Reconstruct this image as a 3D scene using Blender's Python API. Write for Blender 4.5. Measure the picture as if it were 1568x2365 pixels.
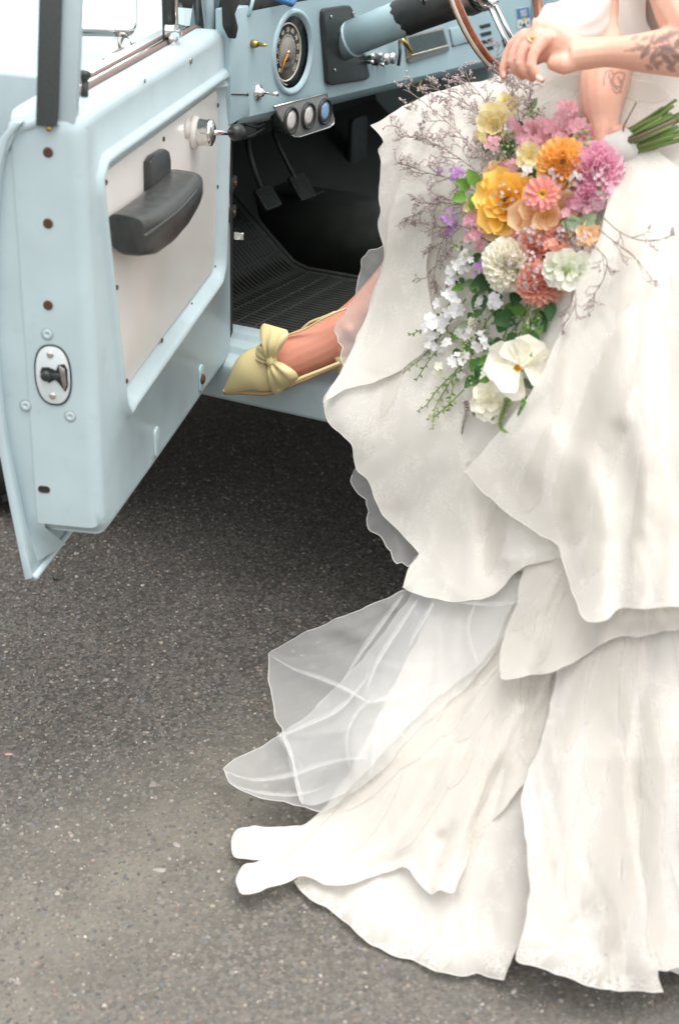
import bpy, bmesh, math, random
import numpy as np
from math import sin, cos, pi, radians, sqrt
from mathutils import Vector, Matrix
from mathutils.geometry import delaunay_2d_cdt

random.seed(7); RNG = np.random.default_rng(7)
SC = bpy.context.scene
for _o in list(bpy.data.objects): bpy.data.objects.remove(_o)
COL = SC.collection

# ------------------------------------------------------------------ camera, sky, sun, exposure
F = 3285.0; CX = 784.0; CY = 1182.5; CAMH = 1.54
PITCH = radians(25.5); ROLL = radians(1.9)
_f = np.array([0, cos(PITCH), -sin(PITCH)]); _u = np.array([0, sin(PITCH), cos(PITCH)]); _r = np.array([1., 0, 0])
RR = _r*cos(ROLL) + _u*sin(ROLL); UU = _u*cos(ROLL) - _r*sin(ROLL); FF = _f; CAM = np.array([0, 0, CAMH])
cam = bpy.data.cameras.new('camera'); camo = bpy.data.objects.new('camera', cam); COL.objects.link(camo)
camo.matrix_world = Matrix(((RR[0], UU[0], -FF[0], 0), (RR[1], UU[1], -FF[1], 0), (RR[2], UU[2], -FF[2], CAMH), (0, 0, 0, 1)))
cam.sensor_fit = 'VERTICAL'; cam.sensor_height = 36; cam.lens = 50.0
cam.clip_start = 0.05; cam.clip_end = 2000
cam.dof.use_dof = True; cam.dof.focus_distance = 2.78; cam.dof.aperture_fstop = 3.4
SC.camera = camo
SUN_EL, SUN_AZ = radians(78), radians(140)      # azimuth from +Y clockwise: a veiled sun stands high overhead
W = bpy.data.worlds.new('World'); SC.world = W; W.use_nodes = True
nt = W.node_tree; nt.nodes.clear()
sky = nt.nodes.new('ShaderNodeTexSky'); sky.sky_type = 'NISHITA'; sky.sun_disc = False
sky.sun_elevation = SUN_EL; sky.sun_rotation = SUN_AZ; sky.dust_density = 4.0; sky.air_density = 1.0; sky.ozone_density = 1.0
hs = nt.nodes.new('ShaderNodeHueSaturation'); hs.inputs['Saturation'].default_value = 0.10
bg = nt.nodes.new('ShaderNodeBackground'); bg.inputs['Strength'].default_value = 0.15
wo = nt.nodes.new('ShaderNodeOutputWorld')
nt.links.new(sky.outputs[0], hs.inputs['Color']); nt.links.new(hs.outputs[0], bg.inputs['Color']); nt.links.new(bg.outputs[0], wo.inputs[0])
sl = bpy.data.lights.new('sun', 'SUN'); sl.energy = 0.55; sl.angle = radians(55); sl.color = (1.0, 0.945, 0.86)
so = bpy.data.objects.new('sun', sl); COL.objects.link(so)
_sd = Vector((sin(SUN_AZ)*cos(SUN_EL), cos(SUN_AZ)*cos(SUN_EL), sin(SUN_EL)))
so.rotation_euler = _sd.to_track_quat('Z', 'Y').to_euler(); so.location = (0, 0, 6)
SC.view_settings.view_transform = 'Standard'; SC.view_settings.look = 'None'
SC.view_settings.exposure = 1.3; SC.view_settings.gamma = 1.0
SC.view_settings.use_curve_mapping = False
SC.render.engine = 'CYCLES'
SC.cycles.max_bounces = 6; SC.cycles.diffuse_bounces = 4; SC.cycles.transmission_bounces = 4; SC.cycles.glossy_bounces = 3; SC.cycles.transparent_max_bounces = 12; SC.cycles.use_denoising = True
SC.cycles.sample_clamp_indirect = 6.0

# ------------------------------------------------------------------ measuring: sight lines through a surveyed point
def ray(px, py): return FF + RR*((px-CX)/F) + UU*((CY-py)/F)
def aty(px, py, y):
    d = ray(px, py); return CAM + d*(y/d[1])
def atz(px, py, z):
    d = ray(px, py); return CAM + d*((z-CAMH)/d[2])
def onplane(px, py, p, n):
    d = ray(px, py); return CAM + d*(np.dot(p-CAM, n)/np.dot(d, n))
def N(v):
    v = np.asarray(v, float); return v/np.linalg.norm(v)
# truck frame: r to the rear, o outward from the body side, z up
TA = np.array([-0.3, 2.861, 0.]); TR = N([.893, -.449, 0]); TO = np.array([TR[1], -TR[0], 0]); ZZ = np.array([0, 0, 1.])
def T(r, o, z): return TA + TR*r + TO*o + ZZ*z
def Tr(px, py, r):
    w = onplane(px, py, TA+TR*r, TR) - TA; return np.array([r, w@TO, w[2]])
def To(px, py, o):
    w = onplane(px, py, TA+TO*o, TO) - TA; return np.array([w@TR, o, w[2]])
# door frame: l from hinge to latch, n out of the inner face, z up
DH = aty(537, 400, 2.91); DH[2] = 0
_dl = aty(213, 745, 2.01) - DH; _dl[2] = 0; DL = float(np.linalg.norm(_dl)); DD = _dl/DL; DN = np.array([-DD[1], DD[0], 0])
def D(l, n, z): return DH + DD*l + DN*n + ZZ*z
def Dn(px, py, n=0.):
    w = onplane(px, py, DH+DN*n, DN) - DH; return np.array([w@DD, n, w[2]])
def Dl(px, py, l):
    w = onplane(px, py, DH+DD*l, DD) - DH; return np.array([l, w@DN, w[2]])

# ------------------------------------------------------------------ mesh helpers
WL = {}
def mk(name, VF, mat, parent=None, smooth=True, label=None, cat=None, group=None, kind=None, auto=None):
    V, Fc = VF; V = np.asarray(V, float)
    c = np.array([(V[:, 0].min()+V[:, 0].max())/2, (V[:, 1].min()+V[:, 1].max())/2, V[:, 2].min()])
    me = bpy.data.meshes.new(name); me.from_pydata((V-c).tolist(), [], [tuple(int(i) for i in f) for f in Fc])
    if smooth:
        me.polygons.foreach_set('use_smooth', [True]*len(me.polygons))
        if auto is not None: me.set_sharp_from_angle(angle=radians(auto))
    if mat is not None: me.materials.append(mat)
    o = bpy.data.objects.new(name, me); COL.objects.link(o)
    if parent is not None: o.parent = parent; o.location = c - WL[parent.name]
    else: o.location = c
    WL[o.name] = c
    tag(o, label, cat, group, kind); return o
def tag(o, label=None, cat=None, group=None, kind=None):
    if label: o['label'] = label
    if cat: o['category'] = cat
    if group: o['group'] = group
    if kind: o['kind'] = kind
    return o
def empty(name, loc, parent=None, **k):
    o = bpy.data.objects.new(name, None); COL.objects.link(o); o.empty_display_size = .05
    loc = np.asarray(loc, float)
    if parent is not None: o.parent = parent; o.location = loc - WL[parent.name]
    else: o.location = loc
    WL[o.name] = loc; tag(o, **k); return o
def inst(name, me, M, parent, mat=None):
    """a piece that shares its mesh with its like; M is its world matrix"""
    o = bpy.data.objects.new(name, me); COL.objects.link(o); o.parent = parent
    o.matrix_local = Matrix.Translation(Vector(-WL[parent.name])) @ M
    WL[o.name] = np.array(M.translation); return o
def J(*vfs):
    V = []; Fc = []; b = 0
    for v, f in vfs:
        v = np.asarray(v, float); V.append(v); Fc += [[i+b for i in q] for q in f]; b += len(v)
    return np.concatenate(V), Fc
def bm_vf(bm):
    bm.verts.index_update()
    V = np.array([v.co[:] for v in bm.verts]); Fc = [[v.index for v in f.verts] for f in bm.faces]; bm.free(); return V, Fc
def bevelled(VF, w, seg=2, ang=30):
    bm = bmesh.new(); vs = [bm.verts.new(v) for v in VF[0]]
    for f in VF[1]: bm.faces.new([vs[i] for i in f])
    bmesh.ops.recalc_face_normals(bm, faces=bm.faces[:])
    es = [e for e in bm.edges if len(e.link_faces) == 2 and e.calc_face_angle(0) > radians(ang)]
    bmesh.ops.bevel(bm, geom=es, offset=w, segments=seg, affect='EDGES', profile=.5, clamp_overlap=True)
    return bm_vf(bm)
def box(fr, a, b, c, bev=0., seg=2):
    V = [fr(x, y, z) for x in a for y in b for z in c]
    Fc = [(0, 1, 3, 2), (4, 6, 7, 5), (0, 4, 5, 1), (2, 3, 7, 6), (0, 2, 6, 4), (1, 5, 7, 3)]
    return bevelled((V, Fc), bev, seg) if bev else (np.array(V), Fc)
def frame_of(d, ref=None):
    d = N(d); ref = np.array([0, 0, 1.]) if ref is None else np.asarray(ref, float)
    if abs(d@N(ref)) > .97: ref = np.array([1., 0.1, 0])
    a = N(np.cross(d, ref)); b = np.cross(d, a); return a, b
def tube(P, R_, seg=10, cap=True, flat=None, ref=None):
    """tube along points P with radii R_; flat = list of second radii (ellipse)"""
    P = np.asarray(P, float); n = len(P); R_ = np.full(n, R_, float) if np.isscalar(R_) else np.asarray(R_, float)
    R2 = R_ if flat is None else (np.full(n, flat, float) if np.isscalar(flat) else np.asarray(flat, float))
    V = []; Fc = []; a = None
    for i in range(n):
        d = P[min(i+1, n-1)] - P[max(i-1, 0)]; d = N(d)
        if a is None: a, b = frame_of(d, ref)
        else:
            a = a - d*(a@d); a = N(a); b = np.cross(d, a)
        for k in range(seg):
            t = 2*pi*k/seg; V.append(P[i] + a*R_[i]*cos(t) + b*R2[i]*sin(t))
    for i in range(n-1):
        for k in range(seg):
            k2 = (k+1) % seg; Fc.append((i*seg+k, i*seg+k2, (i+1)*seg+k2, (i+1)*seg+k))
    if cap:
        Fc.append(tuple(range(seg))[::-1]); Fc.append(tuple(range((n-1)*seg, n*seg)))
    return np.array(V), Fc
def lathe(c, ax, prof, seg=24, ref=None, capend=True):
    """prof: list of (radius, height along ax)"""
    ax = N(ax); a, b = frame_of(ax, ref); V = []; Fc = []
    for (r, h) in prof:
        for k in range(seg):
            t = 2*pi*k/seg; V.append(np.asarray(c) + ax*h + (a*cos(t)+b*sin(t))*r)
    for i in range(len(prof)-1):
        for k in range(seg):
            k2 = (k+1) % seg; Fc.append((i*seg+k, i*seg+k2, (i+1)*seg+k2, (i+1)*seg+k))
    if prof[0][0] > 1e-6 and capend: Fc.append(tuple(range(seg))[::-1])
    if prof[-1][0] > 1e-6 and capend: Fc.append(tuple(range((len(prof)-1)*seg, len(prof)*seg)))
    return np.array(V), Fc
def torus(c, ax, R0, r0, seg=48, s2=10, a0=0., a1=2*pi, ref=None):
    ax = N(ax); a, b = frame_of(ax, ref); full = abs(a1-a0-2*pi) < 1e-6
    n = seg if full else seg+1; V = []; Fc = []
    for i in range(n):
        t = a0 + (a1-a0)*i/seg; d = a*cos(t)+b*sin(t)
        for k in range(s2):
            q = 2*pi*k/s2; V.append(np.asarray(c) + d*(R0+r0*cos(q)) + ax*r0*sin(q))
    for i in range(n if full else n-1):
        j = (i+1) % n
        for k in range(s2): k2 = (k+1) % s2; Fc.append((i*s2+k, j*s2+k, j*s2+k2, i*s2+k2))
    return np.array(V), Fc
def prism(poly, fr, h0, h1, bev=0., seg=2):
    """poly: 2-D points; fr(x, y, h) -> world"""
    n = len(poly); V = [fr(p[0], p[1], h0) for p in poly] + [fr(p[0], p[1], h1) for p in poly]
    Fc = [tuple(range(n))[::-1], tuple(range(n, 2*n))] + [(i, (i+1) % n, n+(i+1) % n, n+i) for i in range(n)]
    return bevelled((V, Fc), bev, seg) if bev else (np.array(V), Fc)
def rrect(w, h, r, n=6, cx=0., cy=0.):
    P = []
    for (sx, sy, a) in ((1, 1, 0), (-1, 1, 90), (-1, -1, 180), (1, -1, 270)):
        for k in range(n+1):
            t = radians(a + 90*k/n); P.append((cx+sx*(w/2-r)+r*cos(t), cy+sy*(h/2-r)+r*sin(t)))
    return P
def cat_rom(P, step, closed=True):
    """smooth curve through points, resampled; a point repeated twice is a sharp corner"""
    P = [np.asarray(p, float) for p in P]; out = []; n = len(P)
    for i in range(n if closed else n-1):
        p0, p1, p2, p3 = (P[(i-1) % n] if closed or i > 0 else P[i]), P[i], P[(i+1) % n], (P[(i+2) % n] if closed or i+2 < n else P[(i+1) % n])
        L = np.linalg.norm(p2-p1)
        if L < 1e-6: continue
        m = max(1, int(round(L/step)))
        for k in range(m):
            t = k/m
            out.append(.5*((2*p1)+(-p0+p2)*t+(2*p0-5*p1+4*p2-p3)*t*t+(-p0+3*p1-3*p2+p3)*t**3))
    if not closed: out.append(P[-1])
    return np.array(out)
def offset_poly(P, d):
    """inward for d > 0 when P is counter-clockwise"""
    P = np.asarray(P, float); n = len(P); out = []
    for i in range(n):
        e1 = N(P[i]-P[i-1]); e2 = N(P[(i+1) % n]-P[i]); n1 = np.array([-e1[1], e1[0]]); n2 = np.array([-e2[1], e2[0]])
        m = n1+n2; L = m@m; out.append(P[i] + m*(2*d/max(L, .6)))
    return np.array(out)
def ccw(P):
    P = np.asarray(P, float); x, y = P[:, 0], P[:, 1]
    return P if np.sum(x*np.roll(y, -1)-np.roll(x, -1)*y) > 0 else P[::-1]
def fill(outer, holes=(), grid=None):
    """triangulate a polygon with holes; returns 2-D verts and faces"""
    vs = [tuple(p) for p in outer]; ed = [(i, (i+1) % len(outer)) for i in range(len(outer))]; b = len(vs)
    for h in holes:
        vs += [tuple(p) for p in h]; ed += [(b+i, b+(i+1) % len(h)) for i in range(len(h))]; b = len(vs)
    if grid is not None: vs += [tuple(p) for p in grid]
    r = delaunay_2d_cdt([Vector(v) for v in vs], ed, [], 1, 1e-7)
    v2 = np.array([v[:] for v in r[0]]); f2 = [list(f) for f in r[2]]
    if holes:
        cen = np.array([v2[f].mean(0) for f in f2]); bad = np.zeros(len(f2), bool)
        for h in holes: bad |= inside(h, cen)
        f2 = [f for f, b_ in zip(f2, bad) if not b_]
    return v2, f2
def inside(P, Q):
    """points Q inside polygon P"""
    P = np.asarray(P, float); x, y = Q[:, 0], Q[:, 1]; c = np.zeros(len(Q), bool); j = len(P)-1
    for i in range(len(P)):
        xi, yi, xj, yj = *P[i], *P[j]
        m = ((yi > y) != (yj > y)) & (x < (xj-xi)*(y-yi)/(yj-yi+1e-12)+xi); c ^= m; j = i
    return c
def screw(c, ax, r, h=None):
    h = h or r*.5
    return lathe(c, ax, [(r, 0), (r, h*.4), (r*.7, h), (r*.22, h*1.02), (r*.2, h*.5), (0, h*.5)], 14)

# ------------------------------------------------------------------ materials
def nodes(name):
    m = bpy.data.materials.new(name); m.use_nodes = True; t = m.node_tree
    return m, t, t.nodes['Principled BSDF'], t.nodes['Material Output']
def nn(t, typ, **k):
    n = t.nodes.new(typ)
    for a, v in k.items():
        if a in n.inputs: n.inputs[a].default_value = v
        else: setattr(n, a, v)
    return n
def coords(t, scale=1., kind='Object', vec=None):
    tc = nn(t, 'ShaderNodeTexCoord'); mp = nn(t, 'ShaderNodeMapping')
    mp.inputs['Scale'].default_value = vec or (scale,)*3
    t.links.new(tc.outputs[kind], mp.inputs[0]); return mp.outputs[0]
def ramp(t, src, stops):
    r = nn(t, 'ShaderNodeValToRGB'); el = r.color_ramp.elements
    while len(el) < len(stops): el.new(.5)
    for e, (p, c) in zip(el, stops):
        e.position = p; e.color = (*c, 1) if not np.isscalar(c) else (c, c, c, 1)
    t.links.new(src, r.inputs[0]); return r.outputs[0]
def mix(t, fac, a, b, blend='MIX'):
    m = nn(t, 'ShaderNodeMix', data_type='RGBA', blend_type=blend)
    for s, v in ((0, fac), (6, a), (7, b)):
        if hasattr(v, 'links') or hasattr(v, 'is_output'): t.links.new(v, m.inputs[s])
        else: m.inputs[s].default_value = v if np.isscalar(v) else (*v, 1)[:4]
    return m.outputs[2]
def bump(t, b, h, strength=.3, dist=.002):
    n = nn(t, 'ShaderNodeBump', Strength=strength, Distance=dist); t.links.new(h, n.inputs['Height']); t.links.new(n.outputs[0], b.inputs['Normal']); return n
def pm(name, col, rough=.5, metal=0., var=.12, scale=18., bmp=0., bscale=300., coat=0., rvar=.1, spec=.5, sss=0., dirt=None, kind='Object'):
    m, t, b, o = nodes(name)
    co = coords(t, 1., kind)
    nz = nn(t, 'ShaderNodeTexNoise', Scale=scale, Detail=6., Roughness=.6); t.links.new(co, nz.inputs['Vector'])
    c2 = tuple(max(0, x*(1-var)) for x in col); c3 = tuple(min(1, x*(1+var)) for x in col)
    base = ramp(t, nz.outputs[0], [(.3, c2), (.7, c3)])
    if dirt:
        dn = nn(t, 'ShaderNodeTexNoise', Scale=dirt[1], Detail=8., Roughness=.7); t.links.new(co, dn.inputs['Vector'])
        dm = ramp(t, dn.outputs[0], [(dirt[2], 0.), (dirt[2]+.14, dirt[3])]); base = mix(t, dm, base, dirt[0])
    t.links.new(base, b.inputs['Base Color'])
    rr_ = ramp(t, nz.outputs[0], [(.3, max(0, rough-rvar)), (.7, min(1, rough+rvar))]); t.links.new(rr_, b.inputs['Roughness'])
    b.inputs['Metallic'].default_value = metal; b.inputs['Coat Weight'].default_value = coat; b.inputs['Coat Roughness'].default_value = .12
    b.inputs['Specular IOR Level'].default_value = spec
    if sss: b.inputs['Subsurface Weight'].default_value = sss; b.inputs['Subsurface Radius'].default_value = (.012, .005, .003); b.inputs['Subsurface Scale'].default_value = 1.
    if bmp:
        n2 = nn(t, 'ShaderNodeTexNoise', Scale=bscale, Detail=3.); t.links.new(co, n2.inputs['Vector']); bump(t, b, n2.outputs[0], bmp, .001)
    return m
M = {}
M['paint'] = pm('pale_blue_paint', (.43, .53, .556), .42, var=.05, scale=9, coat=.15, rvar=.08, bmp=.04, bscale=90, dirt=((.30, .36, .37), 16, .58, .35))
M['paint_in'] = pm('cab_blue_paint', (.37, .51, .55), .42, var=.05, scale=14, coat=.2, bmp=.05, bscale=700, dirt=((.12, .2, .22), 60, .66, .5))
M['cream'] = pm('cream_board', (.73, .70, .655), .42, var=.04, scale=5, coat=.15, rvar=.08, dirt=((.42, .36, .3), 11, .64, .3))
M['black'] = pm('black_plastic', (.024, .028, .027), .42, var=.3, scale=60, bmp=.12, bscale=900)
M['vinyl'] = pm('black_vinyl', (.045, .047, .045), .36, var=.2, scale=40, bmp=.2, bscale=650)
M['rubber'] = pm('black_rubber', (.018, .021, .018), .62, var=.35, scale=35, bmp=.2, bscale=500)
M['dark'] = pm('dark_cab_lining', (.016, .021, .017), .75, var=.4, scale=12, bmp=.3, bscale=200)
M['chrome'] = pm('chrome', (.78, .77, .75), .14, 1., var=.08, scale=40, rvar=.07)
M['steel'] = pm('worn_steel', (.42, .41, .38), .36, 1., var=.25, scale=60, dirt=((.12, .07, .04), 90, .55, .6))
M['rust'] = pm('rusty_bolt', (.10, .05, .03), .7, .4, var=.4, scale=150, bmp=.4, bscale=600)
M['brass'] = pm('aged_brass', (.50, .34, .12), .35, 1., var=.25, scale=80)
M['wood'] = pm('varnished_wood_rim', (.23, .075, .035), .25, var=.3, scale=30, coat=.6)
M['gauge_black'] = pm('gauge_face_black', (.030, .042, .038), .3, var=.3, scale=50, coat=.6)
M['gauge_brown'] = pm('gauge_face_grey', (.30, .28, .255), .45, var=.12, scale=60)
M['ivory'] = pm('ivory_print', (.62, .58, .49), .5, var=.1, scale=80)
M['orange_paint'] = pm('orange_needle', (.75, .28, .02), .45, var=.08)
M['gauge_white'] = pm('gauge_white_glass', (.72, .69, .68), .3, var=.06, scale=90, coat=.7)
M['gauge_blue'] = pm('gauge_blue_glass', (.28, .46, .68), .3, var=.08, scale=90, coat=.7)
M['grey_metal'] = pm('grey_painted_metal', (.23, .24, .235), .5, var=.15, scale=90, bmp=.1)
M['white_print'] = pm('white_print', (.72, .73, .72), .5, var=.05)
M['blue_print'] = pm('blue_print', (.04, .16, .34), .5, var=.1)
M['dark_green'] = pm('dark_green_print', (.03, .07, .05), .5, var=.3)
M['yellow_print'] = pm('yellow_print', (.7, .5, .04), .5, var=.1)
M['mirror'] = pm('mirror_glass', (.9, .9, .88), .03, 1., var=.01, rvar=.01)
M['felt'] = pm('grey_felt_channel', (.055, .065, .062), .85, var=.2, scale=200, bmp=.2)
M['seal'] = pm('brown_weatherstrip', (.16, .115, .10), .7, var=.25, scale=120)
M['red_tab'] = pm('amber_plastic', (.45, .24, .06), .4, var=.2)
def glass_mat():
    m, t, b, o = nodes('window_glass'); b.inputs['Base Color'].default_value = (.9, .95, .95, 1); b.inputs['Roughness'].default_value = .03
    tr = nn(t, 'ShaderNodeBsdfTransparent'); tr.inputs[0].default_value = (.93, .97, .96, 1); gl = nn(t, 'ShaderNodeBsdfGlossy'); gl.inputs['Roughness'].default_value = .03
    fr = nn(t, 'ShaderNodeFresnel', IOR=1.45); ms = nn(t, 'ShaderNodeMixShader')
    t.links.new(fr.outputs[0], ms.inputs[0]); t.links.new(tr.outputs[0], ms.inputs[1]); t.links.new(gl.outputs[0], ms.inputs[2]); t.links.new(ms.outputs[0], o.inputs[0]); return m
M['glass'] = glass_mat()
def skin_mat():
    m, t, b, o = nodes('skin'); co = coords(t, 1.)
    nz = nn(t, 'ShaderNodeTexNoise', Scale=14., Detail=6.); t.links.new(co, nz.inputs['Vector'])
    base = ramp(t, nz.outputs[0], [(.3, (.66, .36, .26)), (.7, (.76, .44, .33))])
    fn = nn(t, 'ShaderNodeTexNoise', Scale=240., Detail=2.); t.links.new(co, fn.inputs['Vector'])
    base = mix(t, ramp(t, fn.outputs[0], [(.6, 0.), (.75, .18)]), base, (.42, .17, .10))
    at = nn(t, 'ShaderNodeAttribute', attribute_name='ink')
    base = mix(t, at.outputs['Fac'], base, (.085, .075, .08))
    at2 = nn(t, 'ShaderNodeAttribute', attribute_name='flush')
    base = mix(t, at2.outputs['Fac'], base, (.56, .155, .085))
    t.links.new(base, b.inputs['Base Color']); b.inputs['Roughness'].default_value = .48
    b.inputs['Subsurface Weight'].default_value = .22; b.inputs['Subsurface Radius'].default_value = (.010, .004, .0025); b.inputs['Subsurface Scale'].default_value = 1.
    n2 = nn(t, 'ShaderNodeTexVoronoi', Scale=420.); t.links.new(co, n2.inputs['Vector']); bump(t, b, n2.outputs[0], .25, .0007); return m
M['skin'] = skin_mat()
M['nail'] = pm('pale_nail_varnish', (.72, .46, .40), .2, var=.04, coat=.8)
M['gold'] = pm('gold', (.85, .62, .28), .2, 1., var=.05)
M['hair'] = pm('brown_hair', (.08, .04, .02), .45, var=.4, scale=120, bmp=.5, bscale=400)
M['shoe'] = pm('champagne_satin', (.63, .53, .27), .42, var=.06, scale=6, bmp=.05, bscale=1500)
M['shoe_sole'] = pm('tan_leather_sole', (.36, .24, .12), .6, var=.2)
def cloth_mat(name, col, alpha, lace=0., trans=.35, lace_scale=26., sheer=0.):
    """thin matte cloth: diffuse and translucent; see-through where it is sheer; lace = thread motifs denser than the net"""
    m, t, b, o = nodes(name); t.nodes.remove(b); co = coords(t, 1.)
    w = nn(t, 'ShaderNodeTexNoise', Scale=9., Detail=3., Distortion=.5); t.links.new(co, w.inputs['Vector'])
    cc = ramp(t, w.outputs[0], [(.3, tuple(x*.97 for x in col)), (.7, col)])
    fac = None
    if lace:
        d = nn(t, 'ShaderNodeTexNoise', Scale=lace_scale*.5, Detail=1., Distortion=1.5); t.links.new(co, d.inputs['Vector'])
        v2 = nn(t, 'ShaderNodeTexNoise', Scale=lace_scale*4, Detail=2., Distortion=2.5); t.links.new(co, v2.inputs['Vector'])
        fac = mix(t, 1., ramp(t, d.outputs[0], [(.44, 0.), (.58, 1.)]), ramp(t, v2.outputs[0], [(.46, 0.), (.54, 1.)]), 'MULTIPLY')
        cc = mix(t, mix(t, 1., fac, (lace,)*3, 'MULTIPLY'), tuple(x*.97 for x in col), tuple(min(.93, x*1.08) for x in col))
    df = nn(t, 'ShaderNodeBsdfDiffuse', Roughness=.5); t.links.new(cc, df.inputs['Color'])
    tl = nn(t, 'ShaderNodeBsdfTranslucent'); t.links.new(cc, tl.inputs['Color'])
    ms = nn(t, 'ShaderNodeMixShader', Fac=trans); t.links.new(df.outputs[0], ms.inputs[1]); t.links.new(tl.outputs[0], ms.inputs[2])
    wv = nn(t, 'ShaderNodeTexNoise', Scale=700., Detail=2.); t.links.new(co, wv.inputs['Vector'])
    b1 = nn(t, 'ShaderNodeBump', Strength=.2, Distance=.0006); t.links.new(wv.outputs[0], b1.inputs['Height'])
    t.links.new(b1.outputs[0], df.inputs['Normal'])
    if alpha < 1 or sheer:
        tp = nn(t, 'ShaderNodeBsdfTransparent'); m2 = nn(t, 'ShaderNodeMixShader')
        if sheer:
            at = nn(t, 'ShaderNodeAttribute', attribute_name='sheer'); mm = nn(t, 'ShaderNodeMath', operation='MULTIPLY_ADD'); t.links.new(at.outputs['Fac'], mm.inputs[0]); mm.inputs[1].default_value = -sheer; mm.inputs[2].default_value = 1.
            af = mm.outputs[0]
            if fac is not None: af = mix(t, mix(t, 1., fac, (.85,)*3, 'MULTIPLY'), af, (1., 1., 1.))
            t.links.new(af, m2.inputs[0])
        elif fac is not None: t.links.new(ramp(t, fac, [(0., alpha), (1., min(1., alpha+.08))]), m2.inputs[0])
        else: m2.inputs[0].default_value = alpha
        t.links.new(tp.outputs[0], m2.inputs[1]); t.links.new(ms.outputs[0], m2.inputs[2]); t.links.new(m2.outputs[0], o.inputs[0])
    else: t.links.new(ms.outputs[0], o.inputs[0])
    return m
IV = (.77, .742, .695)
M['satin'] = cloth_mat('ivory_crepe', IV, 1., trans=.2)
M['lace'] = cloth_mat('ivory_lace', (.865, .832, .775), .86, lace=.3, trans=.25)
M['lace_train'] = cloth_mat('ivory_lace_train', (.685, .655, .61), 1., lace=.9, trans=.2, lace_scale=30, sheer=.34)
M['organza'] = cloth_mat('ivory_organza', (.765, .73, .672), .84, trans=.25)
M['tulle'] = cloth_mat('sheer_tulle', (.88, .875, .86), .40, trans=.42)
M['organza_fold'] = cloth_mat('folded_organza', (.80, .765, .71), .38, trans=.25)
M['tulle_fold'] = cloth_mat('folded_tulle', (.80, .80, .79), .26, trans=.35)
M['hem'] = cloth_mat('ivory_rolled_hem', (.80, .78, .74), 1., trans=.3)
M['wrap'] = cloth_mat('white_ribbon_wrap', (.76, .74, .70), 1., trans=.15)
# ------------------------------------------------------------------ the ground
def asphalt_mat():
    m, t, b, o = nodes('worn_asphalt'); tc = nn(t, 'ShaderNodeNewGeometry'); co = tc.outputs['Position']
    def noise(s, d=4., r=.6):
        n = nn(t, 'ShaderNodeTexNoise', Scale=s, Detail=d, Roughness=r); t.links.new(co, n.inputs['Vector']); return n.outputs[0]
    def voro(s, f='F1'):
        n = nn(t, 'ShaderNodeTexVoronoi', Scale=s, feature=f); t.links.new(co, n.inputs['Vector']); return n
    fine = noise(300., 5.); big = noise(2.2, 4.); v = voro(150.); v2 = voro(95.)
    base = ramp(t, fine, [(.25, (.048, .046, .043)), (.5, (.14, .134, .126)), (.78, (.27, .256, .24))])
    cell = ramp(t, v.outputs['Color'], [(.0, (.034, .033, .031)), (.3, (.08, .077, .072)), (.6, (.165, .158, .149)), (.85, (.26, .246, .226)), (1., (.38, .36, .33))])
    base = mix(t, .68, base, cell)
    stone = ramp(t, v2.outputs['Distance'], [(.25, 1.), (.42, 0.)]); sel = ramp(t, v2.outputs['Color'], [(.62, 0.), (.7, 1.)])
    sc_ = mix(t, 1., stone, sel, 'MULTIPLY'); tint = ramp(t, v2.outputs['Color'], [(.6, (.19, .13, .10)), (.8, (.22, .205, .19)), (1., (.13, .14, .15))])
    base = mix(t, mix(t, 1., sc_, (.7, .7, .7), 'MULTIPLY'), base, tint)
    # a dusty, paler track worn diagonally across the tarmac
    sx = nn(t, 'ShaderNodeSeparateXYZ'); t.links.new(co, sx.inputs[0])
    ma = nn(t, 'ShaderNodeMath', operation='MULTIPLY_ADD'); t.links.new(sx.outputs[0], ma.inputs[0]); ma.inputs[1].default_value = -1.25; t.links.new(sx.outputs[1], ma.inputs[2])
    mb = nn(t, 'ShaderNodeMath', operation='MULTIPLY_ADD'); t.links.new(big, mb.inputs[0]); mb.inputs[1].default_value = .5; t.links.new(ma.outputs[0], mb.inputs[2])
    band = ramp(t, mb.outputs[0], [(0., 0.), (1., 0.)])
    cr = t.nodes[band.node.name].color_ramp; band_node = band.node
    mr = nn(t, 'ShaderNodeMapRange'); mr.inputs['From Min'].default_value = 2.1; mr.inputs['From Max'].default_value = 2.9; t.links.new(mb.outputs[0], mr.inputs['Value'])
    t.links.new(mr.outputs[0], band_node.inputs[0])
    el = cr.elements; el[0].position = 0.; el[1].position = 1.; e = el.new(.5); e.color = (1, 1, 1, 1)
    dust = mix(t, 1., band, ramp(t, noise(9., 6.), [(.32, .2), (.65, 1.)]), 'MULTIPLY')
    base = mix(t, mix(t, 1., dust, (.8, .8, .8), 'MULTIPLY'), base, (.30, .285, .245))
    base = mix(t, 1., base, ramp(t, big, [(.3, .44), (.7, .66)]), 'MULTIPLY')
    # nearer ground painted paler: lens haze and grazing light put into the colour
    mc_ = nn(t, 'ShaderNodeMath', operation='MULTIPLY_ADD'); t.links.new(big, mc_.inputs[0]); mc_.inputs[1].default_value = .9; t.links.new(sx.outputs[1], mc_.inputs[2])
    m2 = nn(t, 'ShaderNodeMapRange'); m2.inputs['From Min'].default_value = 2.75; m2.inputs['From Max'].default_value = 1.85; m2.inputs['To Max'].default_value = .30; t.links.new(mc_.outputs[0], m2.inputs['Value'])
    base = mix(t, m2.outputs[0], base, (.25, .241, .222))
    base = mix(t, 1., base, (1.04, 1., .94), 'MULTIPLY')
    t.links.new(base, b.inputs['Base Color']); b.inputs['Roughness'].default_value = .82; b.inputs['Specular IOR Level'].default_value = .35
    h = mix(t, .5, fine, v.outputs['Distance']); bump(t, b, h, .7, .004); return m
M['asphalt'] = asphalt_mat()
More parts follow.
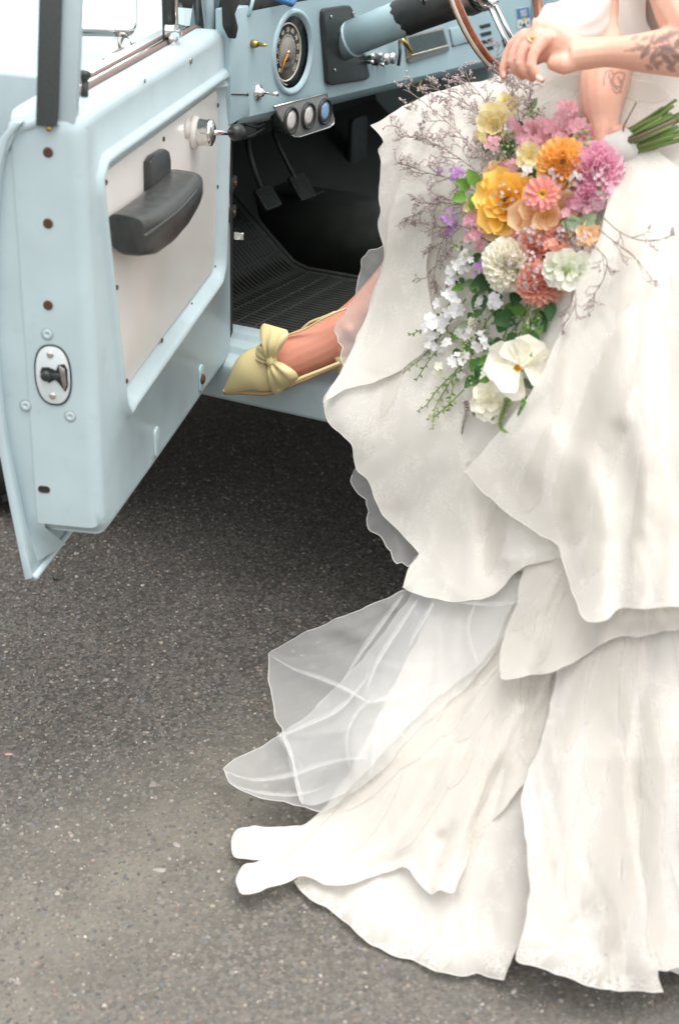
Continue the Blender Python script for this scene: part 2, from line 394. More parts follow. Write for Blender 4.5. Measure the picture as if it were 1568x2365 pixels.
def chip_mat():
    m, t, b, o = nodes('aggregate_chip'); a = nn(t, 'ShaderNodeAttribute', attribute_name='tone'); co = coords(t, 1.)
    n = nn(t, 'ShaderNodeTexNoise', Scale=500., Detail=4.); t.links.new(co, n.inputs['Vector'])
    c = mix(t, 1., a.outputs['Color'], ramp(t, n.outputs[0], [(.3, .75), (.7, 1.2)]), 'MULTIPLY'); t.links.new(c, b.inputs['Base Color'])
    b.inputs['Roughness'].default_value = .7; bump(t, b, n.outputs[0], .3, .001); return m
M['chip'] = chip_mat()
S = 600.
gv = [(-S, -S, 0), (S, -S, 0), (S, S, 0), (-S, S, 0)]
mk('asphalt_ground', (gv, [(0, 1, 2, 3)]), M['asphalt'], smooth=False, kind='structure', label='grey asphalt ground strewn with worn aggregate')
def chips(n):
    X = RNG.uniform(-1.15, 1.25, n); Y = 1.25 + 2.6*RNG.random(n)**1.25
    sz = .0022 + .0036*RNG.random(n)**2.2; big = RNG.random(n) < .012; sz[big] *= 1.7
    K = 6; ang = RNG.random((n, 1))*6.28 + np.arange(K)[None]*2*pi/K + RNG.uniform(-.35, .35, (n, K))
    rad = sz[:, None]*RNG.uniform(.7, 1.25, (n, K)); st = RNG.uniform(.55, 1., (n, 1)); th = RNG.random((n, 1))*6.28
    x = rad*np.cos(ang); y = rad*np.sin(ang)*st; x, y = x*np.cos(th)-y*np.sin(th), x*np.sin(th)+y*np.cos(th)
    h = sz[:, None]*RNG.uniform(.12, .42, (n, 1)); tilt = RNG.uniform(-.25, .25, (n, 2))
    lo = np.stack([X[:, None]+x, Y[:, None]+y, np.full_like(x, -.001)], -1)
    hi = np.stack([X[:, None]+x*.66, Y[:, None]+y*.66, np.maximum(.0004, h+tilt[:, :1]*x+tilt[:, 1:]*y)], -1)
    V = np.concatenate([lo, hi], 1).reshape(-1, 3)
    base = (np.arange(n)*2*K)[:, None]
    k = np.arange(K); q = np.stack([k, (k+1) % K, K+(k+1) % K, K+k], -1).reshape(-1)
    quads = (base+q[None]).reshape(-1, 4); tops = base + K + k[None]
    me = bpy.data.meshes.new('aggregate'); me.vertices.add(len(V)); me.vertices.foreach_set('co', V.ravel())
    loops = np.concatenate([quads.ravel(), tops.ravel()]); nq = len(quads)
    me.loops.add(len(loops)); me.loops.foreach_set('vertex_index', loops.astype(np.int32))
    ls = np.concatenate([np.arange(nq)*4, nq*4+np.arange(n)*K]); me.polygons.add(nq+n); me.polygons.foreach_set('loop_start', ls.astype(np.int32))
    me.update(calc_edges=True); me.validate()
    pal = np.array([(.085, .08, .074), (.125, .118, .108), (.165, .152, .138), (.22, .20, .18), (.30, .275, .25), (.155, .115, .095), (.20, .145, .115), (.11, .115, .125), (.24, .205, .14), (.40, .37, .34)])
    pr = np.array([.32, .22, .15, .08, .025, .09, .05, .08, .025, .003]); pr /= pr.sum()
    tone = pal[RNG.choice(len(pal), n, p=pr)]*RNG.uniform(.82, 1.32, (n, 1))
    col = np.ones((n, 2*K, 4)); col[:, :, :3] = tone[:, None]
    at = me.color_attributes.new('tone', 'FLOAT_COLOR', 'POINT'); at.data.foreach_set('color', col.ravel())
    me.materials.append(M['chip']); o = bpy.data.objects.new('asphalt_aggregate', me); COL.objects.link(o)
    tag(o, 'small stone chips bedded in the grey asphalt', 'aggregate', None, 'stuff')
chips(46000)
def pebble(c, rx, ry, rz, mat, name, label, cat):
    V = []; rr_ = random.Random(int(c[0]*1e4)); Fc = []
    for i in range(5):
        ph = pi*i/4*.5
        for k in range(9):
            t = 2*pi*k/9; q = 1+.18*sin(3*t+c[1]*30)
            V.append((c[0]+rx*cos(t)*cos(ph)*q, c[1]+ry*sin(t)*cos(ph)*q, c[2]+rz*sin(ph)))
    for i in range(4):
        for k in range(9): Fc.append((i*9+k, i*9+(k+1) % 9, (i+1)*9+(k+1) % 9, (i+1)*9+k))
    return mk(name, (np.array(V), Fc), mat, label=label, cat=cat)
M['pale_stone'] = pm('pale_stone', (.27, .255, .225), .7, var=.15, scale=200, bmp=.3)
pebble(atz(370, 2010, 0)+np.array([0, 0, -.001]), .012, .0055, .004, M['pale_stone'], 'pale_pebble', 'pale flat pebble bedded in the asphalt left of the satin folds', 'pebble')
pebble(atz(22, 1742, 0)+np.array([0, 0, -.001]), .010, .004, .003, pm('pink_stone', (.36, .23, .19), .7), 'pinkish_pebble', 'pinkish flat pebble near the left edge of the asphalt', 'pebble')
def dead_leaf():
    c = atz(130, 1337, .004); V = []; Fc = []; L = .016
    for i in range(7):
        s = i/6; w = .007*sin(pi*min(1, s*.95+.03))
        for k in range(5):
            u = (k-2)/2; p = np.array([(s-.5)*L, u*w, .003+.004*abs(u)+.006*s*s]); a = .9
            V.append(c+np.array([p[0]*cos(a)-p[1]*sin(a), p[0]*sin(a)+p[1]*cos(a), p[2]-.004]))
    for i in range(6):
        for k in range(4): Fc.append((i*5+k, i*5+k+1, (i+1)*5+k+1, (i+1)*5+k))
    mk('fallen_leaf', (np.array(V), Fc), pm('dark_leaf', (.025, .03, .018), .5, var=.3, scale=100), label='small dark curled leaf lying below the door corner', cat='leaf')
dead_leaf()

# ------------------------------------------------------------------ the truck
TK = empty('off_road_truck', T(.8, -.75, 0), label='pale blue vintage off-road truck with its driver door standing open', cat='truck')
P_ = M['paint']; PI_ = M['paint_in']
def extrude_r(prof, r0, r1, closed=True, nseg=1):
    n = len(prof); V = []; Fc = []
    for i in range(nseg+1):
        r = r0+(r1-r0)*i/nseg; V += [T(r, o, z) for (o, z) in prof]
    for i in range(nseg):
        for k in range(n if closed else n-1): Fc.append((i*n+k, i*n+(k+1) % n, (i+1)*n+(k+1) % n, (i+1)*n+k))
    if closed: Fc.append(tuple(range(n))[::-1]); Fc.append(tuple(range(nseg*n, nseg*n+n)))
    return np.array(V), Fc
# body side below the door: stepped sill and rocker
sill = [(-.17, .545), (-.135, .566), (-.09, .566), (-.08, .552), (-.05, .549), (-.042, .532), (-.012, .526), (-.002, .518), (0, .505), (0, .447), (-.006, .44), (-.05, .43), (-.17, .43)]
mk('door_sill', bevelled(extrude_r(sill, -.06, 1.04), .004, 2, 20), P_, TK, auto=40)
mk('sill_scuff_plate', box(T, (.1, .95), (-.128, -.094), (.5662, .5685), .0008, 1), M['paint_in'], TK)
# fender with a wheel arch, hood, cowl
def fender(o0, s, name):
    arch = [(-.78+.43*cos(radians(a)), .40+.43*sin(radians(a))) for a in range(0, 181, 10)]
    poly = ccw([(-.062, .43), (-.062, 1.075), (-1.55, 1.055), (-1.57, .62), (-1.25, .45)] + arch[::-1] + [(-.33, .43)])
    return mk(name, bevelled(prism(poly, lambda x, y, h: T(x, o0-s*h, y), 0., .045), .012, 3, 40), P_, TK, auto=40)
fender(0., 1, 'front_fender'); fender(-1.74, -1, 'front_fender')
def hoodshell():
    V = []; Fc = []; rs = np.linspace(-1.58, -.12, 14); os_ = np.linspace(-.012, -1.73, 30)
    for r in rs:
        for o in os_:
            q = abs((o+.871)/.859); z = 1.148 - .035*q**2.2 - (.05*max(0, q-.93)/.07 if q > .93 else 0) - .03*((-r-.12)/1.46)**2
            if .86 < q < .885: z -= .012
            V.append(T(r, o, z))
    n = len(os_)
    for i in range(len(rs)-1):
        for k in range(n-1): Fc.append((i*n+k, i*n+k+1, (i+1)*n+k+1, (i+1)*n+k))
    b = len(V); V += [v-ZZ*.03 for v in V]; Fc += [[q+b for q in f][::-1] for f in Fc]
    return np.array(V), Fc
mk('hood', hoodshell(), P_, TK, auto=40)
mk('cowl', bevelled(prism([(-.13, 1.02), (-.13, 1.15), (-.10, 1.165), (-.03, 1.19), (-.03, 1.02)], lambda x, y, h: T(x, -.05-h, y), 0, 1.64), .008), P_, TK, auto=40)
mk('grille_panel', box(T, (-1.62, -1.575), (-.03, -1.71), (.62, 1.06), .02), M['white_print'], TK, auto=40)
# windscreen frame, roof, rear quarter: the body goes on above and behind the picture
for o0 in (-.085, -1.69):
    mk('windscreen_post', tube([T(-.04, o0, 1.17), T(.02, o0, 1.45), T(.1, o0, 1.74)], .026, 10, flat=.035), P_, TK)
mk('windscreen_header', tube([T(.1, -.085, 1.74), T(.1, -1.69, 1.74)], .026, 10, flat=.035), P_, TK)
mk('windscreen', (np.array([T(-.035, -.11, 1.19), T(-.035, -1.66, 1.19), T(.09, -1.66, 1.735), T(.09, -.11, 1.735)]), [(0, 1, 2, 3)]), M['glass'], TK, smooth=False)
for o0, s in ((0., 1), (-1.74, -1)):
    arch = [(1.62+.43*cos(radians(a)), .40+.43*sin(radians(a))) for a in range(0, 181, 10)]
    poly = ccw([(1.03, .43), (1.03, 1.19), (2.4, 1.19), (2.42, .55), (2.2, .45)] + arch + [(1.17, .43)])
    mk('rear_quarter_panel', bevelled(prism(poly, lambda x, y, h: T(x, o0-s*h, y), 0., .05), .012, 3, 40), P_, TK, auto=40)
def wheel(r, o, s):
    e = empty('wheel', T(r, o, 0), TK); c = T(r, o-s*.11, .385)
    prof = [(.19, -.10), (.30, -.112), (.345, -.11), (.372, -.09), (.384, -.05), (.386, 0), (.384, .05), (.372, .09), (.345, .11), (.30, .112), (.19, .10)]
    mk('tyre', lathe(c, TO, prof, 56), M['rubber'], e)
    tv = []
    for k in range(44):
        for q in (-.06, 0.0, .06):
            a = 2*pi*(k+.5*(q == 0))/44; d = TR*cos(a)+ZZ*sin(a); u = -TR*sin(a)+ZZ*cos(a)
            def fr(x, y, z, d=d, u=u, q=q): return c + u*x + TO*(y+q) + d*z
            tv.append(box(fr, (-.018, .018), (-.024, .024), (.376, .394)))
    mk('tread', J(*tv), M['rubber'], e, smooth=False, kind='stuff')
    mk('sidewall_band', lathe(c, TO*s, [(.286, .1125), (.286, .116), (.305, .1165), (.305, .1125)], 48), M['white_print'], e)
    mk('rim', lathe(c, TO*s, [(.20, -.06), (.215, .10), (.205, .108), (.185, .09), (.16, .05), (.10, .075), (.06, .08), (.055, .12), (0, .125)], 40), M['white_print'], e)
for r, o, s in ((-.78, .02, 1), (-.78, -1.76, -1), (1.62, .02, 1), (1.62, -1.76, -1)): wheel(r, o, s)
mk('underbody', box(T, (-1.3, 2.3), (-.2, -1.54), (.40, .54), .02), M['dark'], TK)
# ---- cab floor, toe board, kick panel, tunnel, seat
mk('cab_floor', (np.array([T(-.12, -.13, .55), T(1.1, -.13, .55), T(1.1, -1.66, .55), T(-.12, -1.66, .55), T(-.42, -.13, .80), T(-.42, -1.66, .80), T(-.42, -.13, 1.06), T(-.42, -1.66, 1.06)]),
    [(0, 3, 2, 1), (0, 4, 5, 3), (4, 6, 7, 5)]), M['dark'], TK, smooth=False)
mk('kick_panel', box(T, (-.5, .015), (-.10, -.075), (.545, 1.0), .004), M['dark'], TK)
mk('hinge_pillar', box(T, (-.058, .012), (-.072, -.006), (.52, 1.17), .006), M['paint_in'], TK, auto=40)
mk('pillar_lining', box(T, (.012, .02), (-.09, -.004), (.545, 1.0), .002), M['dark'], TK, auto=40)
tun = [(-.62, .55), (-.66, .66), (-.72, .70), (-.88, .70), (-.94, .66), (-.98, .55)]
mk('transmission_tunnel', extrude_r(tun, -.42, 1.1), M['dark'], TK)
st = empty('driver_seat', T(.75, -.42, .55), TK)
mk('seat_base', box(T, (.48, 1.0), (-.17, -.66), (.55, .80), .03), M['dark'], st, auto=40)
mk('seat_cushion', box(T, (.44, 1.0), (-.15, -.68), (.78, .94), .05, 4), M['vinyl'], st)
mk('seat_backrest', box(T, (.92, 1.08), (-.15, -.68), (.9, 1.48), .05, 4), M['vinyl'], st)
# rubber mat: a thing lying on the floor
def mat_pt(a, b, h=0.):
    """a: metres forward along the mat from its rear edge, b: metres inboard"""
    r = .52-a; k = -.10
    if r > k: return T(r, -.13-b, .556+h)
    e = k-r; return T(k-e*cos(.69)-h*.6, -.13-b, .556+e*sin(.69)*1.02+h*.8)
def floor_mat():
    e = empty('floor_mat', T(.2, -.4, .552), label='black ribbed rubber mat on the cab floor', cat='floor mat')
    A_ = [0, .05, .2, .4, .6, .64, .7, .8, .92]; B_ = np.linspace(0, .48, 7); V = []; Fc = []
    for h in (0, .006):
        for a in A_:
            for b in B_: V.append(mat_pt(a, b, h))
    nb = len(B_); na = len(A_)
    for i in range(na-1):
        for k in range(nb-1):
            Fc.append((i*nb+k, i*nb+k+1, (i+1)*nb+k+1, (i+1)*nb+k)); q = na*nb; Fc.append((q+(i+1)*nb+k, q+(i+1)*nb+k+1, q+i*nb+k+1, q+i*nb+k))
    mk('mat_sheet', (np.array(V), Fc), M['rubber'], e, auto=30)
    rim = [mat_pt(a, b, .008) for a, b in [(a, .004) for a in A_] + [(.92, b) for b in B_] + [(a, .476) for a in A_[::-1]]]
    mk('mat_rim', tube(rim, .006, 6), M['rubber'], e)
    for j in range(26):
        b = .03+.0165*j; bend = [(a, b + .10*max(0, a-.42)**1.5*(1-j/30)) for a in np.linspace(.03, .9, 16)]
        mk('rib', tube([mat_pt(a, min(.47, q), .0065) for a, q in bend], .0032, 5), M['rubber'], e)
    for j in range(9):
        a = .48+.05*j
        mk('cross_rib', tube([mat_pt(a, b, .0065) for b in np.linspace(.02, .46, 7)], .0030, 5), M['rubber'], e)
    studs = []
    for i in range(9):
        for j in range(6):
            studs.append(lathe(mat_pt(.10+.03*i, .10+.035*j+.0175*(i % 2), .006), ZZ, [(.008, 0), (.007, .004), (0, .0045)], 8))
    mk('stud_field', J(*studs), M['rubber'], e, kind='stuff')
floor_mat()
# ---- dashboard
DR = .06
def ds(px, py, h=0.):
    q = Tr(px, py, DR); return T(DR+h, q[1], q[2])
def dso(px, py): q = Tr(px, py, DR); return q[1], q[2]
def dpoly(pts, h0, h1, bev=0., seg=2): return prism(ccw([dso(*p) for p in pts]), lambda x, y, h: T(DR+h, x, y), h0, h1, bev, seg)
sp_o, sp_z = dso(676, 121); sp_c = T(DR, sp_o, sp_z); SPR = .0805
db = empty('dashboard', T(DR, -.75, 1.0), TK)
ztop = 1.222
fp = [(-.055, dso(545, 277)[1]), (-.30, dso(700, 240)[1]), (-1.66, .985), (-1.66, ztop+.02), (-.055, ztop)]
hole = [(sp_o+(SPR-.008)*cos(t), sp_z+(SPR-.008)*sin(t)) for t in np.linspace(0, 2*pi, 40, endpoint=False)]
v2, f2 = fill(ccw(fp), [ccw(hole)])
mk('dash_face', (np.array([T(DR, p[0], p[1]) for p in v2]), f2), PI_, db, smooth=False)
lip = [(DR, 0), (DR-.004, -.006), (DR-.02, -.022), (DR-.05, -.03), (DR-.05, .02)]
V = []; Fc = []
ends = [(-.05, fp[0][1]), (-.30, fp[1][1]), (-1.66, .985)]
for (o, z) in ends: V += [T(r, o, z+dz-.0005) for r, dz in lip]
for i in range(2):
    for k in range(4): Fc.append((i*5+k, i*5+k+1, (i+1)*5+k+1, (i+1)*5+k))
mk('dash_lip', (np.array(V), Fc), PI_, db)
mk('dash_top', box(T, (-.12, DR-.003), (-.075, -1.66), (ztop-.004, ztop+.03), .006), M['vinyl'], db, auto=40)
mk('dash_end_panel', bevelled(prism(ccw([dso(*p) for p in [(528, 22), (572, 12), (571, 218), (575, 262), (530, 288)]]), lambda x, y, h: T(DR+h, x, y), -.03, .004), .0025), PI_, db, auto=40)
mk('panel_seam', tube([ds(530, 217, .005), ds(569, 218, .005)], .0012, 6), M['dark'], db)
mk('seam_screw', screw(ds(568, 218, .004), TR, .003), M['dark'], db)
mk('cowl_trim', bevelled(prism(ccw([dso(*p) for p in [(508, -40), (536, -30), (533, 8), (524, 30), (532, 62), (526, 90), (512, 60), (510, 10)]]), lambda x, y, h: T(DR+h, x, y), .0, .02), .004), M['rubber'], db, auto=40)
mk('top_trim_edge', tube([ds(569, 36, .006), ds(576, 8, .006), ds(580, -12, .006)], .004, 6), PI_, db)
mk('wiper_hose', tube([ds(625, -8, .01), ds(638, 2, .02), ds(655, 8, .018), ds(672, -4, .01)], .006, 8), M['blue_print'], db)
# speedometer
sm = empty('speedometer', sp_c, TK)
ref = ZZ
mk('bezel', lathe(sp_c, TR, [(SPR+.006, 0), (SPR+.005, .004), (SPR, .006), (SPR-.004, .005), (SPR-.009, -.002)], 56, capend=False), PI_, sm)
mk('dial', lathe(sp_c, TR, [(SPR-.008, -.004), (0, -.0039)], 56), M['gauge_black'], sm)
dc = ds(666, 121, -.0032)
mk('dial_ring', torus(dc, TR, .0570, .0018, 56, 8), M['ivory'], sm)
mk('dial_centre', lathe(dc, TR, [(.0305, 0), (.0305, .001), (0, .0011)], 40), M['gauge_brown'], sm)
def text_mesh(s, size, ext=.0004):
    cu = bpy.data.curves.new('t', 'FONT'); cu.body = s; cu.size = size; cu.extrude = ext; cu.align_x = 'CENTER'; cu.align_y = 'CENTER'
    o = bpy.data.objects.new('t', cu); COL.objects.link(o); dg = bpy.context.evaluated_depsgraph_get()
    me = bpy.data.meshes.new_from_object(o.evaluated_get(dg)); bpy.data.objects.remove(o)
    V = np.array([v.co[:] for v in me.vertices]); Fc = [list(p.vertices) for p in me.polygons]; bpy.data.meshes.remove(me); return V, Fc
def place_text(s, size, c, ux, uy, un):
    V, Fc = text_mesh(s, size); return np.array([c + ux*v[0] + uy*v[1] + un*v[2] for v in V]), Fc
XS = -TO      # to the right when looking at the dash
for i in range(11):
    a = radians(225-27*i); d = XS*cos(a)+ZZ*sin(a); tdir = XS*sin(a)-ZZ*cos(a)
    mk('numeral', place_text(str(10*i), .0125, dc+d*.0445+TR*.0012, tdir, d, TR), M['ivory'], sm, smooth=False)
tk = []
for i in range(51):
    a = radians(225-5.4*i); d = XS*cos(a)+ZZ*sin(a); u = XS*sin(a)-ZZ*cos(a); q = .0025 if i % 5 else .004
    tk.append(box(lambda x, y, z: dc+d*x+u*y+TR*z, (.0322, .0322+q), (-.0005, .0005), (0, .0008)))
mk('tick_ring', J(*tk), M['ivory'], sm, smooth=False)
a = radians(232); d = XS*cos(a)+ZZ*sin(a); u = XS*sin(a)-ZZ*cos(a)
mk('needle', tube([dc+TR*.004, dc+d*.02+u*.003+TR*.004, dc+d*.048+TR*.003], [.0022, .0018, .0008], 8), M['orange_paint'], sm)
mk('needle_hub', lathe(dc, TR, [(.004, 0), (.004, .006), (0, .007)], 16), M['chrome'], sm)
mk('odometer_window', box(lambda x, y, z: dc+XS*x+ZZ*y+TR*z, (-.011, .011), (-.019, -.011), (.001, .0022), .0005, 1), M['black'], sm)
mk('fuel_scale', torus(sp_c+TR*-.0035, TR, .066, .0012, 30, 6, radians(15), radians(75)), M['ivory'], sm)
# three-gauge pod under the dash
PN = N(TR*.93-ZZ*.10-TO*-.02); po = DR+.018
def pq(px, py, h=0.):
    q = Tr(px, py, po); return T(po+h, q[1], q[2])
gp = empty('gauge_pod', pq(700, 262), TK)
pl = [Tr(px, py, po)[1:] for px, py in [(632, 246), (752, 215), (770, 275), (768, 287), (758, 294), (690, 316), (678, 316), (667, 308)]]
mk('pod_panel', bevelled(prism(ccw(pl), lambda x, y, h: T(po+h, x, y), -.004, .002), .0015), M['grey_metal'], gp, auto=40)
mk('pod_edge', tube([T(po+.002, *q) for q in pl], .0015, 6), M['chrome'], gp)
for (px, py, mt) in ((668, 278, 'gauge_white'), (708, 267, 'gauge_white'), (746, 257, 'gauge_blue')):
    g = mk('gauge', lathe(pq(px, py, .002), TR, [(.0285, -.03), (.0285, .004), (.027, .007), (.0235, .006), (.0225, .0035)], 36), M['black'], gp)
    mk('gauge_glass', lathe(pq(px, py, .0055), TR, [(.0228, 0), (.012, .0012), (0, .0016)], 36), M[mt], gp)
# black steering-column plate, screws, knobs, ashtray, slots
mk('column_plate', dpoly([(738, 25), (742, 19), (790, 12), (800, 12), (806, 20), (846, 172), (845, 178), (838, 184), (762, 196), (752, 194), (748, 188), (737, 45)], .0, .010, .003, 3), M['black'], db, auto=40)
for px, py in ((755, 38), (806, 30), (764, 161)): mk('plate_screw', screw(ds(px, py, .0105), TR, .0042), M['steel'], db)
mk('lamp_switch', J(lathe(ds(583, 101), TR, [(.008, 0), (.008, .006), (.006, .012), (.0045, .013)], 16), tube([ds(583, 101, .012), ds(583, 101, .028), ds(583, 101, .034)], [.0045, .0035, .001], 8)), M['brass'], db)
mk('toggle_plate', lathe(ds(596, 213), N(TR), [(.0165, 0), (.0165, .003), (.009, .005), (.008, .012), (.0055, .014)], 20), M['chrome'], db)
mk('toggle_lever', tube([ds(598, 212, .012), ds(598, 212, .030)+TR*.002, ds(598, 212, .044)], [.003, .0036, .0046], 10), M['chrome'], db)
for px, py, rad, mt in ((838, 128, .007, 'chrome'), (856, 126, .007, 'chrome'), (848, 136, .013, 'black'), (872, 134, .0135, 'chrome'), (886, 132, .0135, 'chrome'), (836, 141, .005, 'chrome'), (861, 147, .004, 'chrome')):
    mk('heater_knob', lathe(ds(px, py), TR, [(rad*.7, 0), (rad*.7, .014), (rad, .016), (rad, .026), (rad*.8, .029), (0, .0285)], 20), M[mt], db)
mk('choke_lever', tube([ds(902, 150, .02), ds(906, 120, .02), ds(912, 92, .012)], [.006, .0055, .004], 8, flat=.004), M['black'], db)
mk('key_bunch', J(tube([ds(900, 88, .03), ds(905, 98, .036), ds(916, 112, .034), ds(922, 120, .03)], [.005, .0065, .005, .006], 8), torus(ds(917, 126, .03), TO, .007, .0012, 20, 6)), M['brass'], db)
mk('ashtray_frame', dpoly([(932, 82), (1020, 62), (1034, 112), (1032, 118), (944, 146), (938, 142)], 0, .006, .002), M['grey_metal'], db, auto=40)
mk('ashtray_pocket', dpoly([(938, 86), (1017, 68), (1026, 102), (945, 127)], .006, .0068), M['gauge_black'], db, smooth=False)
mk('ashtray_edge', tube([ds(943, 127, .008), ds(1028, 104, .008)], .0016, 6), M['ivory'], db)
mk('radio_door', dpoly([(1036, 66), (1080, 56), (1096, 88), (1092, 93), (1046, 106), (1043, 103)], 0, .004, .0015), PI_, db, auto=40)
mk('door_shadow_gap', tube([ds(1042, 107, .001), ds(1094, 95, .001)], .0014, 6), M['dark'], db)
for px, py in ((1126, 60), (1128, 78), (1131, 95), (1133, 112)): mk('vent_slot', dpoly([(px-20, py-1), (px+4, py-7), (px+6, py+1), (px-16, py+7)], .0, .0015), M['dark'], db, smooth=False)
mk('vent_screw', screw(ds(1163, 98), TR, .005), M['steel'], db)
mk('glove_box_gap', dpoly([(1186, 95), (1188, 91), (1300, 58), (1300, 65), (1190, 99)], .0, .0012), M['dark'], db, smooth=False)
mk('glove_box_gap', dpoly([(1158, 92), (1161, 91), (1168, 108), (1178, 111), (1177, 115), (1164, 112)], .0, .0012), M['dark'], db, smooth=False)
# sticker on the glove box
def sq(px, py): return dso(1163.6+px/17.29, py/17.29)
sk = empty('sticker', ds(1208, 40), TK)
def spoly(pts, h): return prism(ccw([sq(*p) for p in pts]), lambda x, y, hh: T(DR+hh, x, y), .0005, h)
mk('sticker_base', spoly([(470, 340), (965, 250), (1030, 1060), (530, 1140)], .0012), M['white_print'], sk, smooth=False)
mk('sticker_blue_field', spoly([(480, 355), (960, 270), (995, 700), (520, 785)], .0018), M['blue_print'], sk, smooth=False)
def stext(s, px, py, size):
    c = T(DR+.0022, *sq(px, py)); ux = N(T(DR, *sq(px+100, py-18))-T(DR, *sq(px, py))); uy = ZZ
    return place_text(s, size, c, ux, uy, TR)
mk('sticker_word', stext('BLANCO', 742, 450, .0125), M['white_print'], sk, smooth=False)
mk('sticker_word', stext('LOUNGE', 760, 590, .0125), M['white_print'], sk, smooth=False)
mk('sticker_diamond', spoly([(790, 670), (860, 770), (790, 830), (720, 780)], .0026), M['yellow_print'], sk, smooth=False)
for pts in ([(610, 860), (660, 1010), (590, 1035)], [(920, 780), (970, 945), (895, 965)], [(700, 960), (800, 900), (870, 1050), (690, 1080)]):
    mk('sticker_tree', spoly(pts, .002), M['dark_green'], sk, smooth=False)
# hanging wires under the dash
for pts in ([(545, 284), (590, 296), (600, 320), (640, 300)], [(560, 292), (585, 288), (620, 297), (640, 290)], [(960, 190), (990, 205), (1000, 180), (1010, 200)]):
    mk('wire', tube(cat_rom([pq(px, py, -.03) for px, py in pts], .01, False), .0022, 6), M['brass' if pts[0][0] > 900 else 'black'], TK)
mk('relay_box', box(lambda x, y, z: pq(612, 300, -.05)+TR*x+XS*y+ZZ*z, (-.02, .02), (-.025, .02), (-.02, .012), .004), M['black'], TK, auto=40)
# pedals
def pedal(px, py, r, w, h, arm, mt='rubber'):
    q = Tr(px, py, r); c = T(*q); n = N(TR*.75+ZZ*.55); up = N(np.cross(n, TO)); up = up if up[2] > 0 else -up
    fr = lambda x, y, z: c + XS*x + up*y + n*z
    e = empty('pedal', c, TK)
    mk('pedal_pad', bevelled(prism(rrect(w, h, .008), fr, -.012, 0.), .003), M['rubber'], e, auto=40)
    for k in range(9): mk('pad_rib', box(fr, (-w/2+.006, w/2-.006), (-h/2+.006+k*(h-.012)/9, -h/2+.006+(k+.5)*(h-.012)/9), (-.001, .0028), .0008, 1), M['rubber'], e)
    mk('pedal_arm', tube(cat_rom([c-n*.012] + [T(*Tr(a, b, r-.05-.03*i)) for i, (a, b) in enumerate(arm)], .02, False), .008, 8, flat=.005), M['black'], e)
pedal(622, 455, -.18, .078, .058, [(590, 400), (572, 330), (580, 280)])
pedal(702, 432, -.18, .078, .075, [(650, 350), (632, 300), (650, 250)])
mk('pedal_bracket', J(box(lambda x, y, z: T(*Tr(738, 458, -.17))+XS*x+ZZ*z+TR*y, (-.02, -.003), (0, .006), (-.024, .016), .001), box(lambda x, y, z: T(*Tr(738, 458, -.17))+XS*x+ZZ*z+TR*y, (.003, .02), (0, .006), (-.024, .016), .001)), M['grey_metal'], TK, smooth=False)
mk('throttle_pedal', bevelled(prism(rrect(.10, .15, .02), lambda x, y, h: T(*Tr(820, 330, -.3))+XS*x+ZZ*y+TR*h, 0, .015), .004), M['black'], TK, auto=40)
# steering column and wheel
yaw = .0546; t_ = .4106; SR = N(TR*cos(yaw)+TO*sin(yaw)); SA = SR*cos(t_)+ZZ*sin(t_); SW = T(.4094, -.4711, 1.2775)
SB = SW - SA*((.4094-DR-.004)/(cos(t_)*cos(yaw)))
Lc = np.linalg.norm(SW-SB); mid = SB + SA*Lc*.44
cl = empty('steering_column', SB, TK)
mk('column_tube', lathe(SB, SA, [(.0385, -.06), (.0385, Lc*.40), (.038, Lc*.44)], 36), PI_, cl)
mk('column_flange', torus(SB+SA*.02, SA, .0375, .004, 36, 8), PI_, cl)
rag = []
for k in range(30):
    a = 2*pi*k/30; rag.append((a, Lc*(.40+.03*random.random()+.02*sin(2*a))))
a_, b_ = frame_of(SA)
V = []; Fc = []
for (a, h) in rag: V.append(SB+SA*h+(a_*cos(a)+b_*sin(a))*.0395)
for (a, h) in rag: V.append(SB+SA*Lc*.5+(a_*cos(a)+b_*sin(a))*.0405)
for (a, h) in rag: V.append(SB+SA*Lc*.86+(a_*cos(a)+b_*sin(a))*.046)
for (a, h) in rag: V.append(SB+SA*Lc*.87+(a_*cos(a)+b_*sin(a))*.01)
for i in range(3):
    for k in range(30): Fc.append((i*30+k, i*30+(k+1) % 30, (i+1)*30+(k+1) % 30, (i+1)*30+k))
mk('column_shroud', (np.array(V), Fc), M['black'], cl)
mk('turn_stalk', tube([SB+SA*Lc*.6+TO*.03, SB+SA*Lc*.62+TO*.07+ZZ*.03, SB+SA*Lc*.62+TO*.13+ZZ*.04], [.004, .0035, .006], 8), M['chrome'], cl)
mk('shroud_screw', screw(SB+SA*Lc*.60+N(TO+ZZ*.4)*.0405, N(TO+ZZ*.4), .008), M['steel'], cl)
mk('column_collar', lathe(SB+SA*Lc*.80, SA, [(.046, 0), (.05, .01), (.05, .05), (.03, .06)], 30), M['steel'], cl)
sw = empty('steering_wheel', SW, TK); RW = .195
mk('rim', torus(SW, SA, RW, .0115, 72, 14), M['wood'], sw)
mk('rim_inlay', torus(SW+SA*.0, SA, RW+.0098, .0042, 72, 8), M['ivory'], sw)
mk('hub', lathe(SW-SA*.025, SA, [(.05, -.02), (.052, .0), (.045, .012), (.036, .016), (.034, .010)], 36), M['chrome'], sw)
mk('horn_button', lathe(SW-SA*.020, SA, [(.034, 0), (.030, .010), (.015, .016), (0, .017)], 30), M['black'], sw)
for k in range(9):
    a = 2*pi*k/9; mk('hub_bolt', screw(SW-SA*.013+(a_*cos(a)+b_*sin(a))*.044, SA, .0045), M['steel'], sw)
dn_ = N(np.cross(SA, np.cross(np.array([0, 0, -1.]), SA)))
sx_ = np.cross(SA, dn_)
